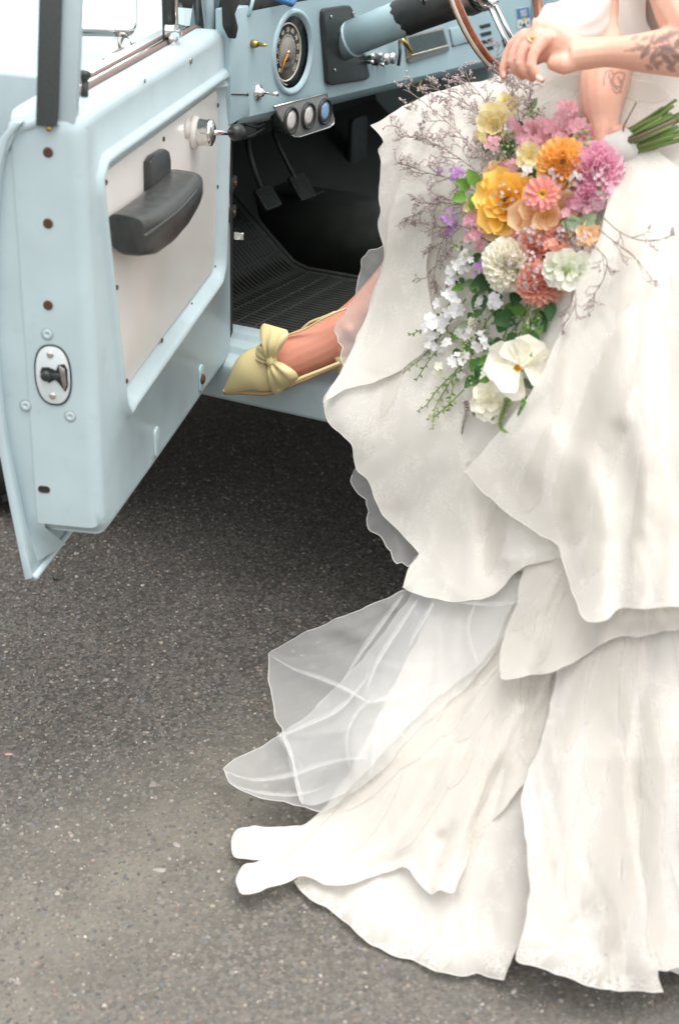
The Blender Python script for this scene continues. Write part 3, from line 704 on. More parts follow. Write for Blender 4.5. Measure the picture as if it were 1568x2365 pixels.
for ang in (8, 128, 248):
    a = radians(ang); d = dn_*cos(a)+sx_*sin(a); q = -dn_*sin(a)+sx_*cos(a)
    for s in (-1, 1):
        mk('spoke', tube([SW-SA*.02+d*.042+q*s*.013, SW-SA*.012+d*.11+q*s*.016, SW+d*(RW-.01)+q*s*.019], [.0085, .0075, .0065], 10, flat=[.005, .0045, .004]), M['chrome'], sw)
    mk('spoke_clip', box(lambda x, y, z: SW+d*x+q*y+SA*z, (RW-.03, RW-.008), (-.032, .032), (-.008, .008), .004), M['chrome'], sw, auto=40)

# ------------------------------------------------------------------ pale clapboard wall beyond the truck
def clapboard():
    c0 = np.array([-1.5, 7.6, 0.]); e = empty('clapboard_wall', c0, label='white clapboard wall standing beyond the truck bonnet', cat='wall')
    mt = pm('white_clapboard_paint', (.74, .74, .72), .55, var=.05, scale=6, dirt=((.5, .48, .44), 5, .62, .3))
    u = N([1., .12, 0]); n = np.array([u[1], -u[0], 0])
    me = None
    for i in range(22):
        fr = lambda x, y, z: c0+u*x+n*y+ZZ*z
        z0 = .05+.13*i
        V = [fr(x, y, z) for x in (-6, 6) for y, z in ((.0, z0), (.035, z0), (.02, z0+.14), (0., z0+.14))]
        Fc = [(0, 1, 2, 3), (7, 6, 5, 4), (0, 4, 5, 1), (1, 5, 6, 2), (2, 6, 7, 3), (3, 7, 4, 0)]
        mk('clapboard', (np.array(V), Fc), mt, e, smooth=False)
    mk('wall_plinth', box(lambda x, y, z: c0+u*x+n*y+ZZ*z, (-6, 6), (-.1, -.002), (0, 3.0), .0), mt, e, smooth=False)
clapboard()
# ------------------------------------------------------------------ the open driver's door
DO = empty('driver_door', D(DL/2, -.06, .44), TK)
L_ = DL
# inner shell: outline on the inner face (l, z), a recess for the trim board, rounded edges
zb = 1.183
outl = ccw(cat_rom([(.004, .545), (.004, .80), (.003, 1.10), (.004, 1.155), (.012, 1.176), (.035, 1.19), (.10, 1.199), (.12, 1.199),
    (.40, 1.191), (.75, 1.183), (L_-.012, 1.176), (L_-.002, 1.166), (L_, 1.15), (L_, .80), (L_, .565), (L_-.006, .535), (L_-.03, .516), (L_-.07, .511), (.5, .511), (.255, .514), (.24, .515), (.06, .515), (.03, .52), (.012, .53)], .02))
tr_px = [(239, 420), (243, 406), (255, 396), (380, 303), (500, 214), (512, 207), (516, 216), (515, 300), (511, 480), (507, 610), (503, 628), (492, 644), (400, 770), (306, 900), (296, 917), (291, 908), (287, 880), (262, 640)]
trim = ccw([Dn(*p)[[0, 2]] for p in tr_px])
trim = ccw(cat_rom(trim, .02))
def ring_in(P, d): return offset_poly(P, d)
rad = .022
V = []; Fc = []
# flat of the inner face
face_out = ring_in(outl, rad); hole_out = offset_poly(trim, -.036)
v2, f2 = fill(face_out, [hole_out]); V += [D(p[0], 0, p[1]) for p in v2]; Fc += f2
shell = [(np.array(V), Fc)]
def rings(seq):
    """seq: list of (2-D ring, depth n)"""
    V = []; Fc = []; n = len(seq[0][0])
    for P, h in seq: V += [D(p[0], h, p[1]) for p in P]
    for i in range(len(seq)-1):
        for k in range(n): Fc.append((i*n+k, i*n+(k+1) % n, (i+1)*n+(k+1) % n, (i+1)*n+k))
    return np.array(V), Fc
seq = []
for k in range(7):
    a = pi/2*k/6; seq.append((ring_in(outl, rad*(1-sin(a))), -rad*(1-cos(a))))
seq.append((outl, -.105)); seq.append((ring_in(outl, .02), -.106))
shell.append(rings(seq))
hs_ = []
for k in range(13):
    s = k/12; bead = .0105*sin(pi*min(1., s/.74))**1.3; q_ = max(0., (s-.6)/.4); hs_.append((offset_poly(trim, -.036*(1-s)), bead-.015*q_*q_*(3-2*q_)))
hs_.append((offset_poly(trim, .03), -.0155))
shell.append(rings(hs_))
VF = J(*shell)
bm = bmesh.new(); vs = [bm.verts.new(v) for v in VF[0]]
for f in VF[1]:
    try: bm.faces.new([vs[i] for i in f])
    except ValueError: pass
bmesh.ops.remove_doubles(bm, verts=bm.verts[:], dist=.0004); bmesh.ops.recalc_face_normals(bm, faces=bm.faces[:])
mk('inner_shell', bm_vf(bm), P_, DO, auto=50)
# trim board with screws
tb = offset_poly(trim, .004)
mk('trim_board', bevelled(prism(tb, lambda x, y, h: D(x, h, y), -.0155, -.010), .002, 2, 50), M['cream'], DO, auto=40)
for px, py in ((245, 421), (503, 243), (503, 431), (497, 617), (443, 704), (374, 786), (293, 880), (270, 664), (378, 321)):
    q = Dn(px, py, -.010); mk('trim_screw', screw(D(*q), DN, .0044), M['rust'], DO)
q = Dn(440, 140, 0); mk('shell_screw', screw(D(*q), DN, .006), M['steel'], DO)
q = Dn(335, 187, 0); mk('shell_hole', lathe(D(*q), DN, [(.0035, 0), (.0035, .0006), (0, .0006)], 12), M['dark'], DO)
for px, py in ((243, 405), (370, 312)): 
    pass
# outer skin: a bowed sheet whose hem stands below the shell
def skin_n(z):
    zs = [.437, .50, .58, .68, .85, 1.0, 1.10, 1.14, 1.165]; ns = [-.129, -.137, -.147, -.158, -.160, -.148, -.132, -.118, -.095]
    return float(np.interp(z, zs, ns))
def skin():
    V = []; Fc = []; zs = np.concatenate([np.linspace(.437, 1.10, 16), [1.12, 1.14, 1.155, 1.165]]); ls = [-.01, .2, .4, .6, .8, L_+.002, L_+.012]
    for th in (0, .012):
        for l in ls:
            for z in zs: V.append(D(l, skin_n(z)+th, z + (.004 if th and z == zs[0] else 0)))
    n = len(zs); m = len(ls); q = n*m
    for i in range(m-1):
        for k in range(n-1):
            Fc.append((i*n+k, i*n+k+1, (i+1)*n+k+1, (i+1)*n+k)); Fc.append((q+(i+1)*n+k, q+(i+1)*n+k+1, q+i*n+k+1, q+i*n+k))
    for i in range(m-1): Fc.append((i*n, (i+1)*n, q+(i+1)*n, q+i*n)); Fc.append((i*n+n-1, q+i*n+n-1, q+(i+1)*n+n-1, (i+1)*n+n-1))
    for k in range(n-1):
        Fc.append(((m-1)*n+k, (m-1)*n+k+1, q+(m-1)*n+k+1, q+(m-1)*n+k)); Fc.append((k, q+k, q+k+1, k+1))
    return bevelled((np.array(V), Fc), .002, 2, 50)
mk('outer_skin', skin(), P_, DO, auto=45)
# latch-side face closing the gap between shell and skin, dished towards the hem
def latch_face():
    V = []; Fc = []; zs = np.linspace(.455, 1.16, 30); K = 8
    for z in zs:
        a = skin_n(z)+.008; b = -.095 if z > .53 else -.095+(.53-z)*.0
        low = max(0, .53-z)
        for k in range(K):
            s = k/(K-1); n_ = a + (b-a)*s; g_ = max(0., min(1., (.80-z)/.25)); V.append(D(L_-.002-.012*g_*(1-s)**2-low*1.2*s, n_, z))
    for i in range(len(zs)-1):
        for k in range(K-1): Fc.append((i*K+k, i*K+k+1, (i+1)*K+k+1, (i+1)*K+k))
    return np.array(V), Fc
mk('latch_face', latch_face(), P_, DO)
mk('skin_hem', tube([D(l, skin_n(.437)+.014, .441) for l in (-.01, .3, .6, L_+.006)], .006, 8), P_, DO)
mk('skin_edge_fold', tube([D(L_+.002, skin_n(z)+.007, z) for z in np.linspace(.44, 1.15, 24)], .0058, 8), P_, DO)
# top shoulder of the latch face
mk('belt_shoulder', tube([D(L_-.004, n, z) for n, z in ((-.115, 1.125), (-.10, 1.150), (-.07, 1.162), (-.035, 1.166))], .008, 10), P_, DO)
mk('belt_top', box(D, (-.0, L_-.006), (-.115, -.02), (1.135, 1.162), .010, 3), P_, DO, auto=40)
def lf(px, py, h=.0): q = Dl(px, py, L_); return D(L_+h, q[1], q[2])
for px, py in ((112, 352), (112, 516), (112, 705)):
    mk('plug_hole', lathe(lf(px, py), DD, [(.0075, 0), (.0075, .0008), (.006, -.0001+.001), (0, .0009)], 18), M['rust'], DO)
    mk('plug_dimple', torus(lf(px-4, py-2, -.0004), DD, .0125, .0008, 26, 6), P_, DO)
for px, py in ((110, 772), (60, 937), (163, 962)):
    mk('latch_screw', screw(lf(px, py), DD, .0085, .0012), P_, DO)
    mk('screw_ring', torus(lf(px, py, .0002), DD, .0088, .0006, 24, 6), M['grey_metal'], DO)
# the latch: chrome plate in an oval opening
lq = Dl(124, 866, L_); lc = D(L_, lq[1], lq[2])
oval = [(.028*np.sign(cos(t))*abs(cos(t))**.8, .0475*np.sign(sin(t))*abs(sin(t))**.85) for t in np.linspace(0, 2*pi, 40, endpoint=False)]
ofr = lambda x, y, h: lc + DN*x + ZZ*y + DD*h
mk('latch_gasket', tube([ofr(x, y, .001) for x, y in oval + oval[:1]], .0014, 6), M['rubber'], DO)
mk('latch_plate', bevelled(prism([(x*.95, y*.96) for x, y in oval], ofr, -.001, .003), .001), pm('latch_painted_zinc', (.60, .66, .67), .3, 0., var=.06, scale=30, rvar=.1, coat=.5), DO, auto=40)
mk('latch_throat', prism(ccw([(-.019, .004), (-.016, .012), (-.005, .013), (.006, .009), (.010, .018), (.020, .020), (.024, .012), (.024, -.014), (.019, -.024), (.010, -.012), (.004, -.006), (-.006, -.012), (-.014, -.008)]), ofr, .0032, .0044), M['rubber'], DO, smooth=False)
mk('latch_rotor', J(lathe(ofr(-.009, 0, .003), DD, [(.0085, 0), (.0085, .006), (.006, .009), (.002, .0095), (0, .0092)], 18), box(ofr, (-.006, .014), (-.004, .005), (.004, .008), .0015)), M['black'], DO)
mk('latch_cam', bevelled(prism(ccw([(.012, .018), (.021, .013), (.0225, -.012), (.018, -.021), (.015, -.006), (.013, .006)]), ofr, .004, .008), .001), M['steel'], DO, auto=40)
for y in (-.033, .033): mk('latch_rivet', lathe(ofr(-.002, y, .003), DD, [(.006, 0), (.005, .001), (0, .0012)], 18), M['chrome'], DO)
# drain slot
sl_ = Dl(103, 1130, L_); sc_ = D(L_, sl_[1], sl_[2])
mk('drain_slot', prism(rrect(.017, .0095, .0042), lambda x, y, h: sc_+DN*x+ZZ*y+DD*h, -.002, .0008), M['dark'], DO, smooth=False)
mk('slot_rust_rim', tube([sc_+DN*x+ZZ*y+DD*.0006 for x, y in rrect(.018, .0105, .005)]+[sc_+DN*.009+DD*.0006], .0010, 5), M['rust'], DO)
# bolt access slots low on the inner face
for (px, py, hh, bolt) in ((463, 873, .030, True), (360, 1020, .030, False)):
    q = Dn(px, py, 0.); c = D(*q)
    mk('access_slot', bevelled(prism(rrect(.030, .056, .013), lambda x, y, h: c+DD*x+ZZ*y+DN*h, -.001, .0045), .0035, 3), M['paint_in'] if bolt else P_, DO, auto=30)
    if bolt: mk('hinge_bolt', lathe(c+DD*.004+DN*.004, DN, [(.0105, 0), (.0105, .003), (.007, .006), (.003, .0065), (0, .005)], 12), M['rust'], DO)
# hinge straps on the front edge
for px, py in ((532, 428), (530, 497)):
    q = Dn(px, py, .004); c = D(*q)
    mk('door_hinge', J(box(lambda x, y, z: c+DD*x+DN*y+ZZ*z, (-.045, .006), (-.004, .004), (-.012, .012), .002), lathe(c-ZZ*.014, ZZ, [(.006, 0), (.006, .028)], 12)), M['black'], DO, auto=40)
    mk('hinge_bolt', lathe(c+DD*-.02+DN*.004, DN, [(.007, 0), (.006, .004), (0, .005)], 8), M['rust'], DO)
mk('check_strap_clip', box(lambda x, y, z: D(*Dn(546, 544, .03))+DD*x+DN*y+ZZ*z, (-.002, .004), (-.004, .016), (-.008, .008), .002), M['chrome'], DO, auto=40)
# arm rest
def armrest():
    # px on the sight line, n of that silhouette, top z and bottom z from the picture, depth off the door
    st = [(264, 482, 590, .000, .058), (270, 476, 598, .000, .066), (300, 458, 596, .004, .074), (345, 434, 572, .012, .076), (395, 408, 536, .024, .075), (440, 390, 500, .040, .072), (464, 386, 466, .050, .064), (475, 396, 438, .050, .050)]
    V = []; Fc = []; K = 28
    for i, (px, y0, y1, nn_, dep) in enumerate(st):
        q0 = Dn(px, y0, nn_); q1 = Dn(px, y1, nn_); l = q0[0]*.5+q1[0]*.5; zc = (q0[2]+q1[2])/2; h = (q0[2]-q1[2])/2
        for k in range(K):
            t = 2*pi*k/K; x = np.sign(cos(t))*abs(cos(t))**.5; y = np.sign(sin(t))*abs(sin(t))**.5
            slope = .012*(x+1)*.5 if y > 0 else -.02*(x+1)*.5*0
            V.append(D(l, -.010+dep*.5+dep*.5*x*(1-.28*max(0, -y)), zc+h*.86*y-slope*.5))
    for i in range(len(st)-1):
        for k in range(K): Fc.append((i*K+k, i*K+(k+1) % K, (i+1)*K+(k+1) % K, (i+1)*K+k))
    Fc.append(tuple(range(K))); Fc.append(tuple(range((len(st)-1)*K, len(st)*K)))
    bm = bmesh.new(); vs = [bm.verts.new(v) for v in V]
    for f in Fc: bm.faces.new([vs[i] for i in f])
    bmesh.ops.recalc_face_normals(bm, faces=bm.faces[:])
    es = [e for e in bm.edges if len(e.link_faces) == 2 and max(len(f.verts) for f in e.link_faces) > 4]
    bmesh.ops.bevel(bm, geom=es, offset=.006, segments=3, affect='EDGES', clamp_overlap=True)
    return bm_vf(bm)
mk('armrest', armrest(), M['vinyl'], DO, auto=60)
sm_ = [Dn(px, py, .064) for px, py in ((335, 545), (370, 520), (420, 480), (458, 436))]
mk('armrest_seam', tube(cat_rom([D(*q) for q in sm_], .03, False), .0022, 6), M['vinyl'], DO)
br = [Dn(px, py, -.010)[[0, 2]] for px, py in ((331, 372), (340, 358), (366, 343), (374, 348), (378, 366), (378, 420), (332, 450))]
mk('armrest_bracket', bevelled(prism(ccw(br), lambda x, y, h: D(x, h, y), -.010, .004), .003), M['vinyl'], DO, auto=40)
# inside handle: white escutcheon, chrome boss, lever with black knob
hq = Dn(446, 304, -.01); hc = D(*hq)
mk('handle_escutcheon', lathe(hc, DN, [(.030, 0), (.030, .004), (.026, .010), (.020, .012)], 30), M['cream'], DO)
mk('handle_washer', lathe(D(*Dn(432, 296, -.010)), DN, [(.018, 0), (.017, .003), (.006, .0035), (0, .003)], 24), M['cream'], DO)
mk('handle_boss', lathe(hc+DN*.010, DN, [(.024, 0), (.0245, .004), (.023, .018), (.0245, .020), (.024, .026), (.016, .030), (.0, .031)], 30), M['chrome'], DO)
kn = D(*Dn(541, 306, .05))
mk('handle_lever', tube([hc+DN*.036, (hc+DN*.036)*.5+kn*.5, kn], [.0055, .0045, .005], 10), M['chrome'], DO)
kd = N(kn-hc-DN*.036)
mk('handle_knob', lathe(kn-kd*.008, kd, [(.006, 0), (.012, .004), (.0155, .012), (.015, .026), (.010, .031), (0, .032)], 22), M['black'], DO)
# lock button, felt channel post, vent-window pillars
lk = D(*Dn(196, 228, -.035)); lt = D(*Dn(197, 168, -.035))
mk('lock_button', J(tube([lk-ZZ*.01, lk+(lt-lk)*.75], .0055, 10), lathe(lk+(lt-lk)*.72, ZZ, [(.0055, 0), (.0095, .006), (.0095, .011), (.004, .014), (0, .0142)], 16)), M['black'], DO)
def dpost(p0, p1, n, wl, wn, mat, name):
    a = D(*Dn(*p0, n)); b = D(*Dn(*p1, n)); ax = N(b-a)
    fr = lambda x, y, z: a + DD*x + DN*y + ax*z
    Lp = np.linalg.norm(b-a); return mk(name, box(fr, (-wl/2, wl/2), (-wn/2, wn/2), (0, Lp), .002), mat, DO, auto=40)
def lpost(p0, p1, w, th, mat, name, dl=0.):
    """a post standing on the latch side, seen end on; p0 low, p1 high, w across the door's thickness"""
    a = lf(*p0)-DD*dl; q = Dl(*p1, L_); b = D(L_-dl, q[1], q[2]); ax = N(b-a); Lp = np.linalg.norm(b-a)
    fr = lambda x, y, z: a + DN*x + DD*y + ax*z
    return mk(name, box(fr, (-w/2, w/2), (-th/2, th/2), (0, Lp), .003), mat, DO, auto=40)
lpost((111, 290), (124, -150), .0305, .012, M['felt'], 'window_channel', -.003)
lpost((140, 288), (158, -150), .040, .020, P_, 'window_frame_post', .012)
mk('channel_tab', lathe(lf(117, 296, .004), DD, [(.004, 0), (.004, .003), (0, .003)], 8), M['brass'], DO)
# weatherstrip lying along the belt
def topz(l): return float(np.interp(l, [.03, .1, .4, .75, .9], [1.186, 1.199, 1.191, 1.183, 1.177]))
for dn, mt, rad_ in ((-.050, 'seal', .0055), (-.062, 'chrome', .0035), (-.074, 'seal', .0045)):
    mk('belt_weatherstrip', tube([D(l, dn, topz(l)+.001) for l in (.06, .1, .25, .4, .6, .75, L_-.05)], rad_, 6), M[mt], DO)
# vent window
vb = Dn(392, 108, -.05); vt = Dn(385, -150, -.05)
mk('vent_pillar', tube([D(*vb)-ZZ*.01, D(*vt)], .0085, 10, flat=.012), M['black'], DO)
mk('vent_pillar_trim', tube([D(*vb)-ZZ*.01+DN*.010-DD*.010, D(*vt)+DN*.010-DD*.010], .0045, 8), M['chrome'], DO)
mk('vent_sill', tube([D(vb[0]-.01, -.05, 1.172), D(.05, -.05, 1.182)], .008, 8), M['black'], DO)
mk('vent_front_rail', tube([D(.05, -.05, 1.18), D(.035, -.06, 1.24), D(.10, -.06, 1.5)], .0085, 8), M['black'], DO)
mk('vent_front_trim', tube([D(.02, -.04, 1.15), D(.012, -.045, 1.24), D(.07, -.05, 1.5)], .012, 8), P_, DO)
mk('vent_pane', (np.array([D(vb[0]-.012, -.05, 1.18), D(.055, -.05, 1.188), D(.105, -.055, 1.5), D(vb[0]-.05, -.055, 1.5)]), [(0, 1, 2, 3)]), M['glass'], DO, smooth=False)
vl = D(*Dn(410, 72, -.03))
mk('vent_latch', J(lathe(vl-DD*.0, DN, [(.012, -.02), (.013, 0), (.011, .006), (.0, .008)], 18), tube([vl+DN*.002, vl+DN*.004+DD*.012+ZZ*.010, vl+DN*.004+DD*.022+ZZ*.010], [.006, .005, .004], 8), box(lambda x, y, z: vl+DD*x+DN*y+ZZ*z, (-.014, .010), (-.014, .0), (-.03, -.006), .003)), M['chrome'], DO, auto=40)
for z0 in (1.52,): mk('window_frame_top', tube([D(.1, -.055, 1.5), D(.3, -.06, 1.60), D(L_-.03, -.06, 1.60), D(L_-.02, -.06, 1.5)], .014, 8), P_, DO)
# mirror on its chrome arm
mq = Dn(232, 30, -.17)
mc = D(*mq)
mn = N(N(CAM-mc)*.5 + N(np.array([.35, -.45, .82]))*.5)
mu = N(UU - mn*(UU@mn)); mx = np.cross(mu, mn)
def mpx(px, py): return onplane(px, py, mc, mn)
mpl = [((mpx(px, py)-mc)@mx, (mpx(px, py)-mc)@mu) for px, py in ((150, 70), (300, 72), (314, 66), (318, 54), (319, -60), (305, -78), (150, -78), (140, -60), (140, 60))]
mfr = lambda x, y, h: mc+mx*x+mu*y+mn*h
mi = empty('door_mirror', mc, TK)
mk('mirror_housing', bevelled(prism(ccw(mpl), mfr, -.028, -.001), .006, 3), M['chrome'], mi, auto=40)
mk('mirror_pane', prism(offset_poly(ccw(mpl), .0045), mfr, -.001, .0008), M['mirror'], mi, smooth=False)
ab = D(*Dn(296, 120, -.12)); at_ = D(*Dn(275, 66, -.17))-mn*.015
mk('mirror_arm', J(tube([ab, at_], [.012, .010], 10, flat=[.02, .017]), tube([ab-DD*.012, at_-DD*.010], .005, 8)), M['chrome'], mi)
mk('mirror_foot', bevelled(prism(ccw([Dn(px, py, -.12)[[0, 2]] for px, py in ((250, 138), (252, 132), (285, 114), (322, 98), (334, 104), (330, 110), (258, 144))]), lambda x, y, h: D(x, h, y), -.132, -.108), .004), M['steel'], mi, auto=40)
mk('passenger_door', box(T, (-.03, 1.02), (-1.69, -1.74), (.45, 1.19), .012), P_, TK, auto=40)
# ------------------------------------------------------------------ the bride
PE = empty('person', atz(1400, 1900, 0), label='bride in a tiered ivory gown sitting sideways in the doorway holding a bouquet', cat='person')
def pt(a): return aty(a[0], a[1], a[2])
parts = []
def limb(L, seg=14):
    """L: (px, py, y, radius [, second radius])"""
    P = cat_rom([np.array([*pt(a), a[3], a[4] if len(a) > 4 else a[3]]) for a in L], .012, False)
    parts.append(tube(P[:, :3], P[:, 3], seg, flat=P[:, 4]))
    for e in (P[0], P[-1]):      # round the ends
        parts.append(lathe(e[:3], ZZ, [(0, -e[3]*.98), (e[3]*.7, -e[3]*.7), (e[3], 0), (e[3]*.7, e[3]*.7), (0, e[3]*.98)], 12))
# trunk, neck, head
limb([(1690, 300, 2.66, .15), (1650, 150, 2.60, .125), (1615, 20, 2.55, .115), (1612, -100, 2.53, .13), (1615, -210, 2.53, .10), (1622, -300, 2.53, .055), (1622, -380, 2.52, .048)], 20)
limb([(1470, -215, 2.50, .05), (1545, -235, 2.53, .06), (1615, -240, 2.54, .07), (1660, -235, 2.50, .06), (1700, -205, 2.47, .05)])
limb([(1618, -400, 2.50, .055), (1612, -440, 2.47, .075), (1612, -490, 2.48, .09), (1615, -540, 2.50, .085)], 20)
limb([(1596, -452, 2.385, .008), (1596, -432, 2.372, .012)])
# arm that holds the bouquet
limb([(1470, -205, 2.50, .046), (1450, -60, 2.47, .043), (1424, 70, 2.43, .040), (1402, 150, 2.39, .041), (1393, 195, 2.36, .0405), (1388, 245, 2.33, .033), (1392, 285, 2.31, .0255), (1394, 308, 2.295, .022)])
limb([(1394, 300, 2.297, .021, .024), (1392, 330, 2.285, .019, .030), (1392, 352, 2.28, .015, .030)])
for k, (dx, dy) in enumerate(((-4, 0), (6, 8), (16, 16), (26, 22))):
    limb([(1378+dx, 345+dy*.6, 2.285, .0095), (1398+dx*.8, 376+dy*.5, 2.305, .009), (1428+dx*.6, 388+dy*.2, 2.30, .0085), (1446+dx*.4, 376+dy*.2, 2.28, .0075)], 10)
limb([(1404, 318, 2.27, .011), (1420, 300, 2.262, .0098), (1440, 300, 2.262, .0085)], 10)
# tattooed arm crossing in front
limb([(1580, -215, 2.44, .046), (1560, -110, 2.38, .046), (1572, -10, 2.30, .047), (1610, 70, 2.23, .046), (1640, 112, 2.21, .044), (1610, 117, 2.212, .0415), (1567, 117, 2.22, .0385), (1500, 121, 2.235, .031), (1440, 121, 2.25, .0245), (1400, 120, 2.262, .0225, .0245), (1355, 124, 2.27, .0235, .027), (1320, 127, 2.275, .0225, .029)])
limb([(1330, 120, 2.275, .018, .024), (1290, 104, 2.285, .0165, .030), (1250, 93, 2.295, .014, .033), (1222, 88, 2.30, .012, .031)])
limb([(1330, 140, 2.265, .015), (1300, 148, 2.262, .0165), (1278, 146, 2.268, .012)])
FN = {'index': [(1212, 80, 2.322, .0105), (1185, 102, 2.33, .0095), (1168, 138, 2.328, .0085), (1161, 162, 2.322, .0075), (1162, 178, 2.316, .006)],
      'middle': [(1226, 78, 2.305, .0108), (1196, 106, 2.308, .0098), (1183, 142, 2.302, .0088), (1198, 168, 2.298, .0078), (1208, 178, 2.296, .006)],
      'ring': [(1243, 80, 2.288, .0108), (1212, 112, 2.287, .0100), (1201, 146, 2.281, .0090), (1218, 172, 2.276, .0080), (1230, 182, 2.274, .006)],
      'little': [(1262, 86, 2.272, .0105), (1236, 116, 2.266, .0092), (1226, 150, 2.260, .0085), (1242, 176, 2.256, .0075), (1252, 185, 2.254, .0055)]}
for k, L in FN.items():
    limb(L, 10)
    for j in (1, 2):      # knuckles stand a little proud
        c_ = pt(L[j]); r_ = L[j][3]*1.1; parts.append(lathe(c_, ZZ, [(0, -r_), (r_*.7, -r_*.7), (r_, 0), (r_*.7, r_*.7), (0, r_)], 10))
limb([(1300, 120, 2.30, .014), (1255, 128, 2.335, .011), (1215, 148, 2.34, .0095), (1190, 166, 2.332, .007)], 10)
# leg with the shoe resting on the sill
def so_(px, py, o): return T(*To(px, py, o))
FT = [(518, 904, .075, .002), (545, 885, .068, .019), (578, 860, .056, .038), (612, 851, .042, .046), (650, 836, .026, .047), (700, 813, .004, .047), (750, 792, -.022, .046), (790, 764, -.045, .042), (830, 726, -.07, .036), (880, 680, -.10, .040), (960, 600, -.13, .052), (1060, 470, -.12, .062)]
P = cat_rom([np.array([*so_(a[0], a[1], a[2]), a[3]]) for a in FT[2:]], .012, False); P[:4, 3] *= np.array([.45, .62, .8, .92])
parts.append(tube(P[:, :3], P[:, 3]*.98, 18, flat=P[:, 3]*.80, ref=FF))
parts.append(lathe(so_(806, 762, -.016), ZZ, [(0, -.013), (.010, -.009), (.014, 0), (.010, .009), (0, .013)], 10))
heel = [so_(770, 800, -.02), so_(790, 805, -.03), so_(800, 790, -.035)]
parts.append(tube(heel, [.02, .027, .022], 12))
knee = P[-1, :3]; hipL = pt((1640, 330, 2.66)); hipR = pt((1660, 340, 2.62))
parts.append(tube(cat_rom([knee, knee*.6+hipL*.4-ZZ*.01, hipL], .05, False), [.062]+[.075]*(len(cat_rom([knee, knee*.6+hipL*.4-ZZ*.01, hipL], .05, False))-1), 14))
k2 = pt((1420, 620, 2.40)); a2 = atz(1300, 1950, .10)+np.array([0, .35, 0])
q = cat_rom([hipR, k2, (k2+a2)/2, a2, a2+np.array([-.03, -.16, -.06])], .05, False); rr2 = np.interp(np.linspace(0, 1, len(q)), [0, .35, .6, .85, 1], [.085, .06, .055, .036, .03])
parts.append(tube(q, rr2, 14))
def body():
    V, Fc = J(*parts); me = bpy.data.meshes.new('raw'); me.from_pydata(V.tolist(), [], [tuple(f) for f in Fc])
    bm = bmesh.new(); bm.from_mesh(me); bmesh.ops.recalc_face_normals(bm, faces=bm.faces[:]); bm.to_mesh(me); bm.free()
    o = bpy.data.objects.new('raw', me); COL.objects.link(o)
    m = o.modifiers.new('r', 'REMESH'); m.mode = 'VOXEL'; m.voxel_size = .0027
    s = o.modifiers.new('s', 'SMOOTH'); s.factor = .5; s.iterations = 4
    dg = bpy.context.evaluated_depsgraph_get(); m2 = bpy.data.meshes.new_from_object(o.evaluated_get(dg)); bpy.data.objects.remove(o)
    W_ = np.empty(len(m2.vertices)*3); m2.vertices.foreach_get('co', W_); W_ = W_.reshape(-1, 3)
    fc = [list(p.vertices) for p in m2.polygons]; bpy.data.meshes.remove(m2); return W_, fc
BV, BF = body()
bd = mk('body', (BV, BF), M['skin'], PE)
# ink and flush belong to the skin itself
def to_px(Vw):
    d = Vw-CAM; z = d@FF; return CX+F*(d@RR)/z, CY-F*(d@UU)/z
bx, by = to_px(BV); ink = np.zeros(len(BV)); nearcam = BV[:, 1]
def seg_d(x, y, a, b):
    a = np.array(a, float); b = np.array(b, float); v = b-a; t = np.clip(((x-a[0])*v[0]+(y-a[1])*v[1])/(v@v), 0, 1); return np.hypot(x-a[0]-t*v[0], y-a[1]-t*v[1]), t
def leaf_ink(x0, y0, x1, y1, w, s):
    d, t = seg_d(bx, by, (x0, y0), (x1, y1)); ww = w*np.sin(np.pi*np.clip(t*.92+.06, 0, 1)); return np.where(d < ww, s*(.55+.45*(1-d/np.maximum(ww, .1))), 0)
arm1 = (BV[:, 1] < 2.262) & (bx > 1440)
rl = random.Random(4)
for a in [(1500, 100, 1478, 138, 9, .75), (1512, 96, 1545, 84, 10, .8), (1518, 110, 1500, 148, 9, .7), (1522, 108, 1562, 120, 11, .85), (1526, 122, 1552, 150, 10, .8), (1530, 90, 1568, 70, 9, .7), (1548, 128, 1590, 140, 12, .8), (1560, 92, 1600, 100, 12, .8),
          (1455, 92, 1476, 82, 6, .5), (1478, 92, 1500, 84, 6, .6), (1470, 108, 1455, 122, 6, .55), (1505, 132, 1520, 164, 8, .65), (1545, 100, 1530, 75, 7, .6), (1575, 118, 1610, 128, 12, .8), (1590, 150, 1620, 130, 9, .7), (1610, 80, 1640, 95, 12, .7),
          (1486, 104, 1470, 118, 7, .7), (1536, 112, 1516, 130, 8, .8), (1490, 150, 1508, 162, 7, .6), (1550, 70, 1536, 92, 8, .75), (1560, 140, 1540, 162, 9, .75), (1512, 78, 1500, 96, 6, .6), (1575, 92, 1556, 108, 9, .8), (1572, 150, 1590, 164, 9, .7), (1530, 140, 1512, 152, 7, .75), (1546, 116, 1528, 108, 7, .85), (1500, 116, 1486, 128, 7, .7), (1566, 76, 1580, 92, 9, .8), (1500, 94, 1516, 104, 6, .75), (1538, 152, 1560, 166, 8, .7), (1590, 108, 1570, 128, 10, .85), (1465, 100, 1482, 106, 5, .55), (1600, 110, 1620, 90, 10, .8)]:
    ink = np.maximum(ink, np.where(arm1, leaf_ink(*a), 0))
def stroke(pts, w, s, mask):
    global ink
    for a, b in zip(pts[:-1], pts[1:]):
        d, t = seg_d(bx, by, a, b); ink = np.maximum(ink, np.where(mask & (d < w), s*(1-(d/w)**2*.5), 0))
stroke([(1440, 118), (1470, 112), (1505, 112), (1540, 108), (1580, 112), (1630, 118)], 2.2, .6, arm1)
arm2 = (BV[:, 1] > 2.262) & (by > 140) & (bx > 1340) & (bx < 1460)
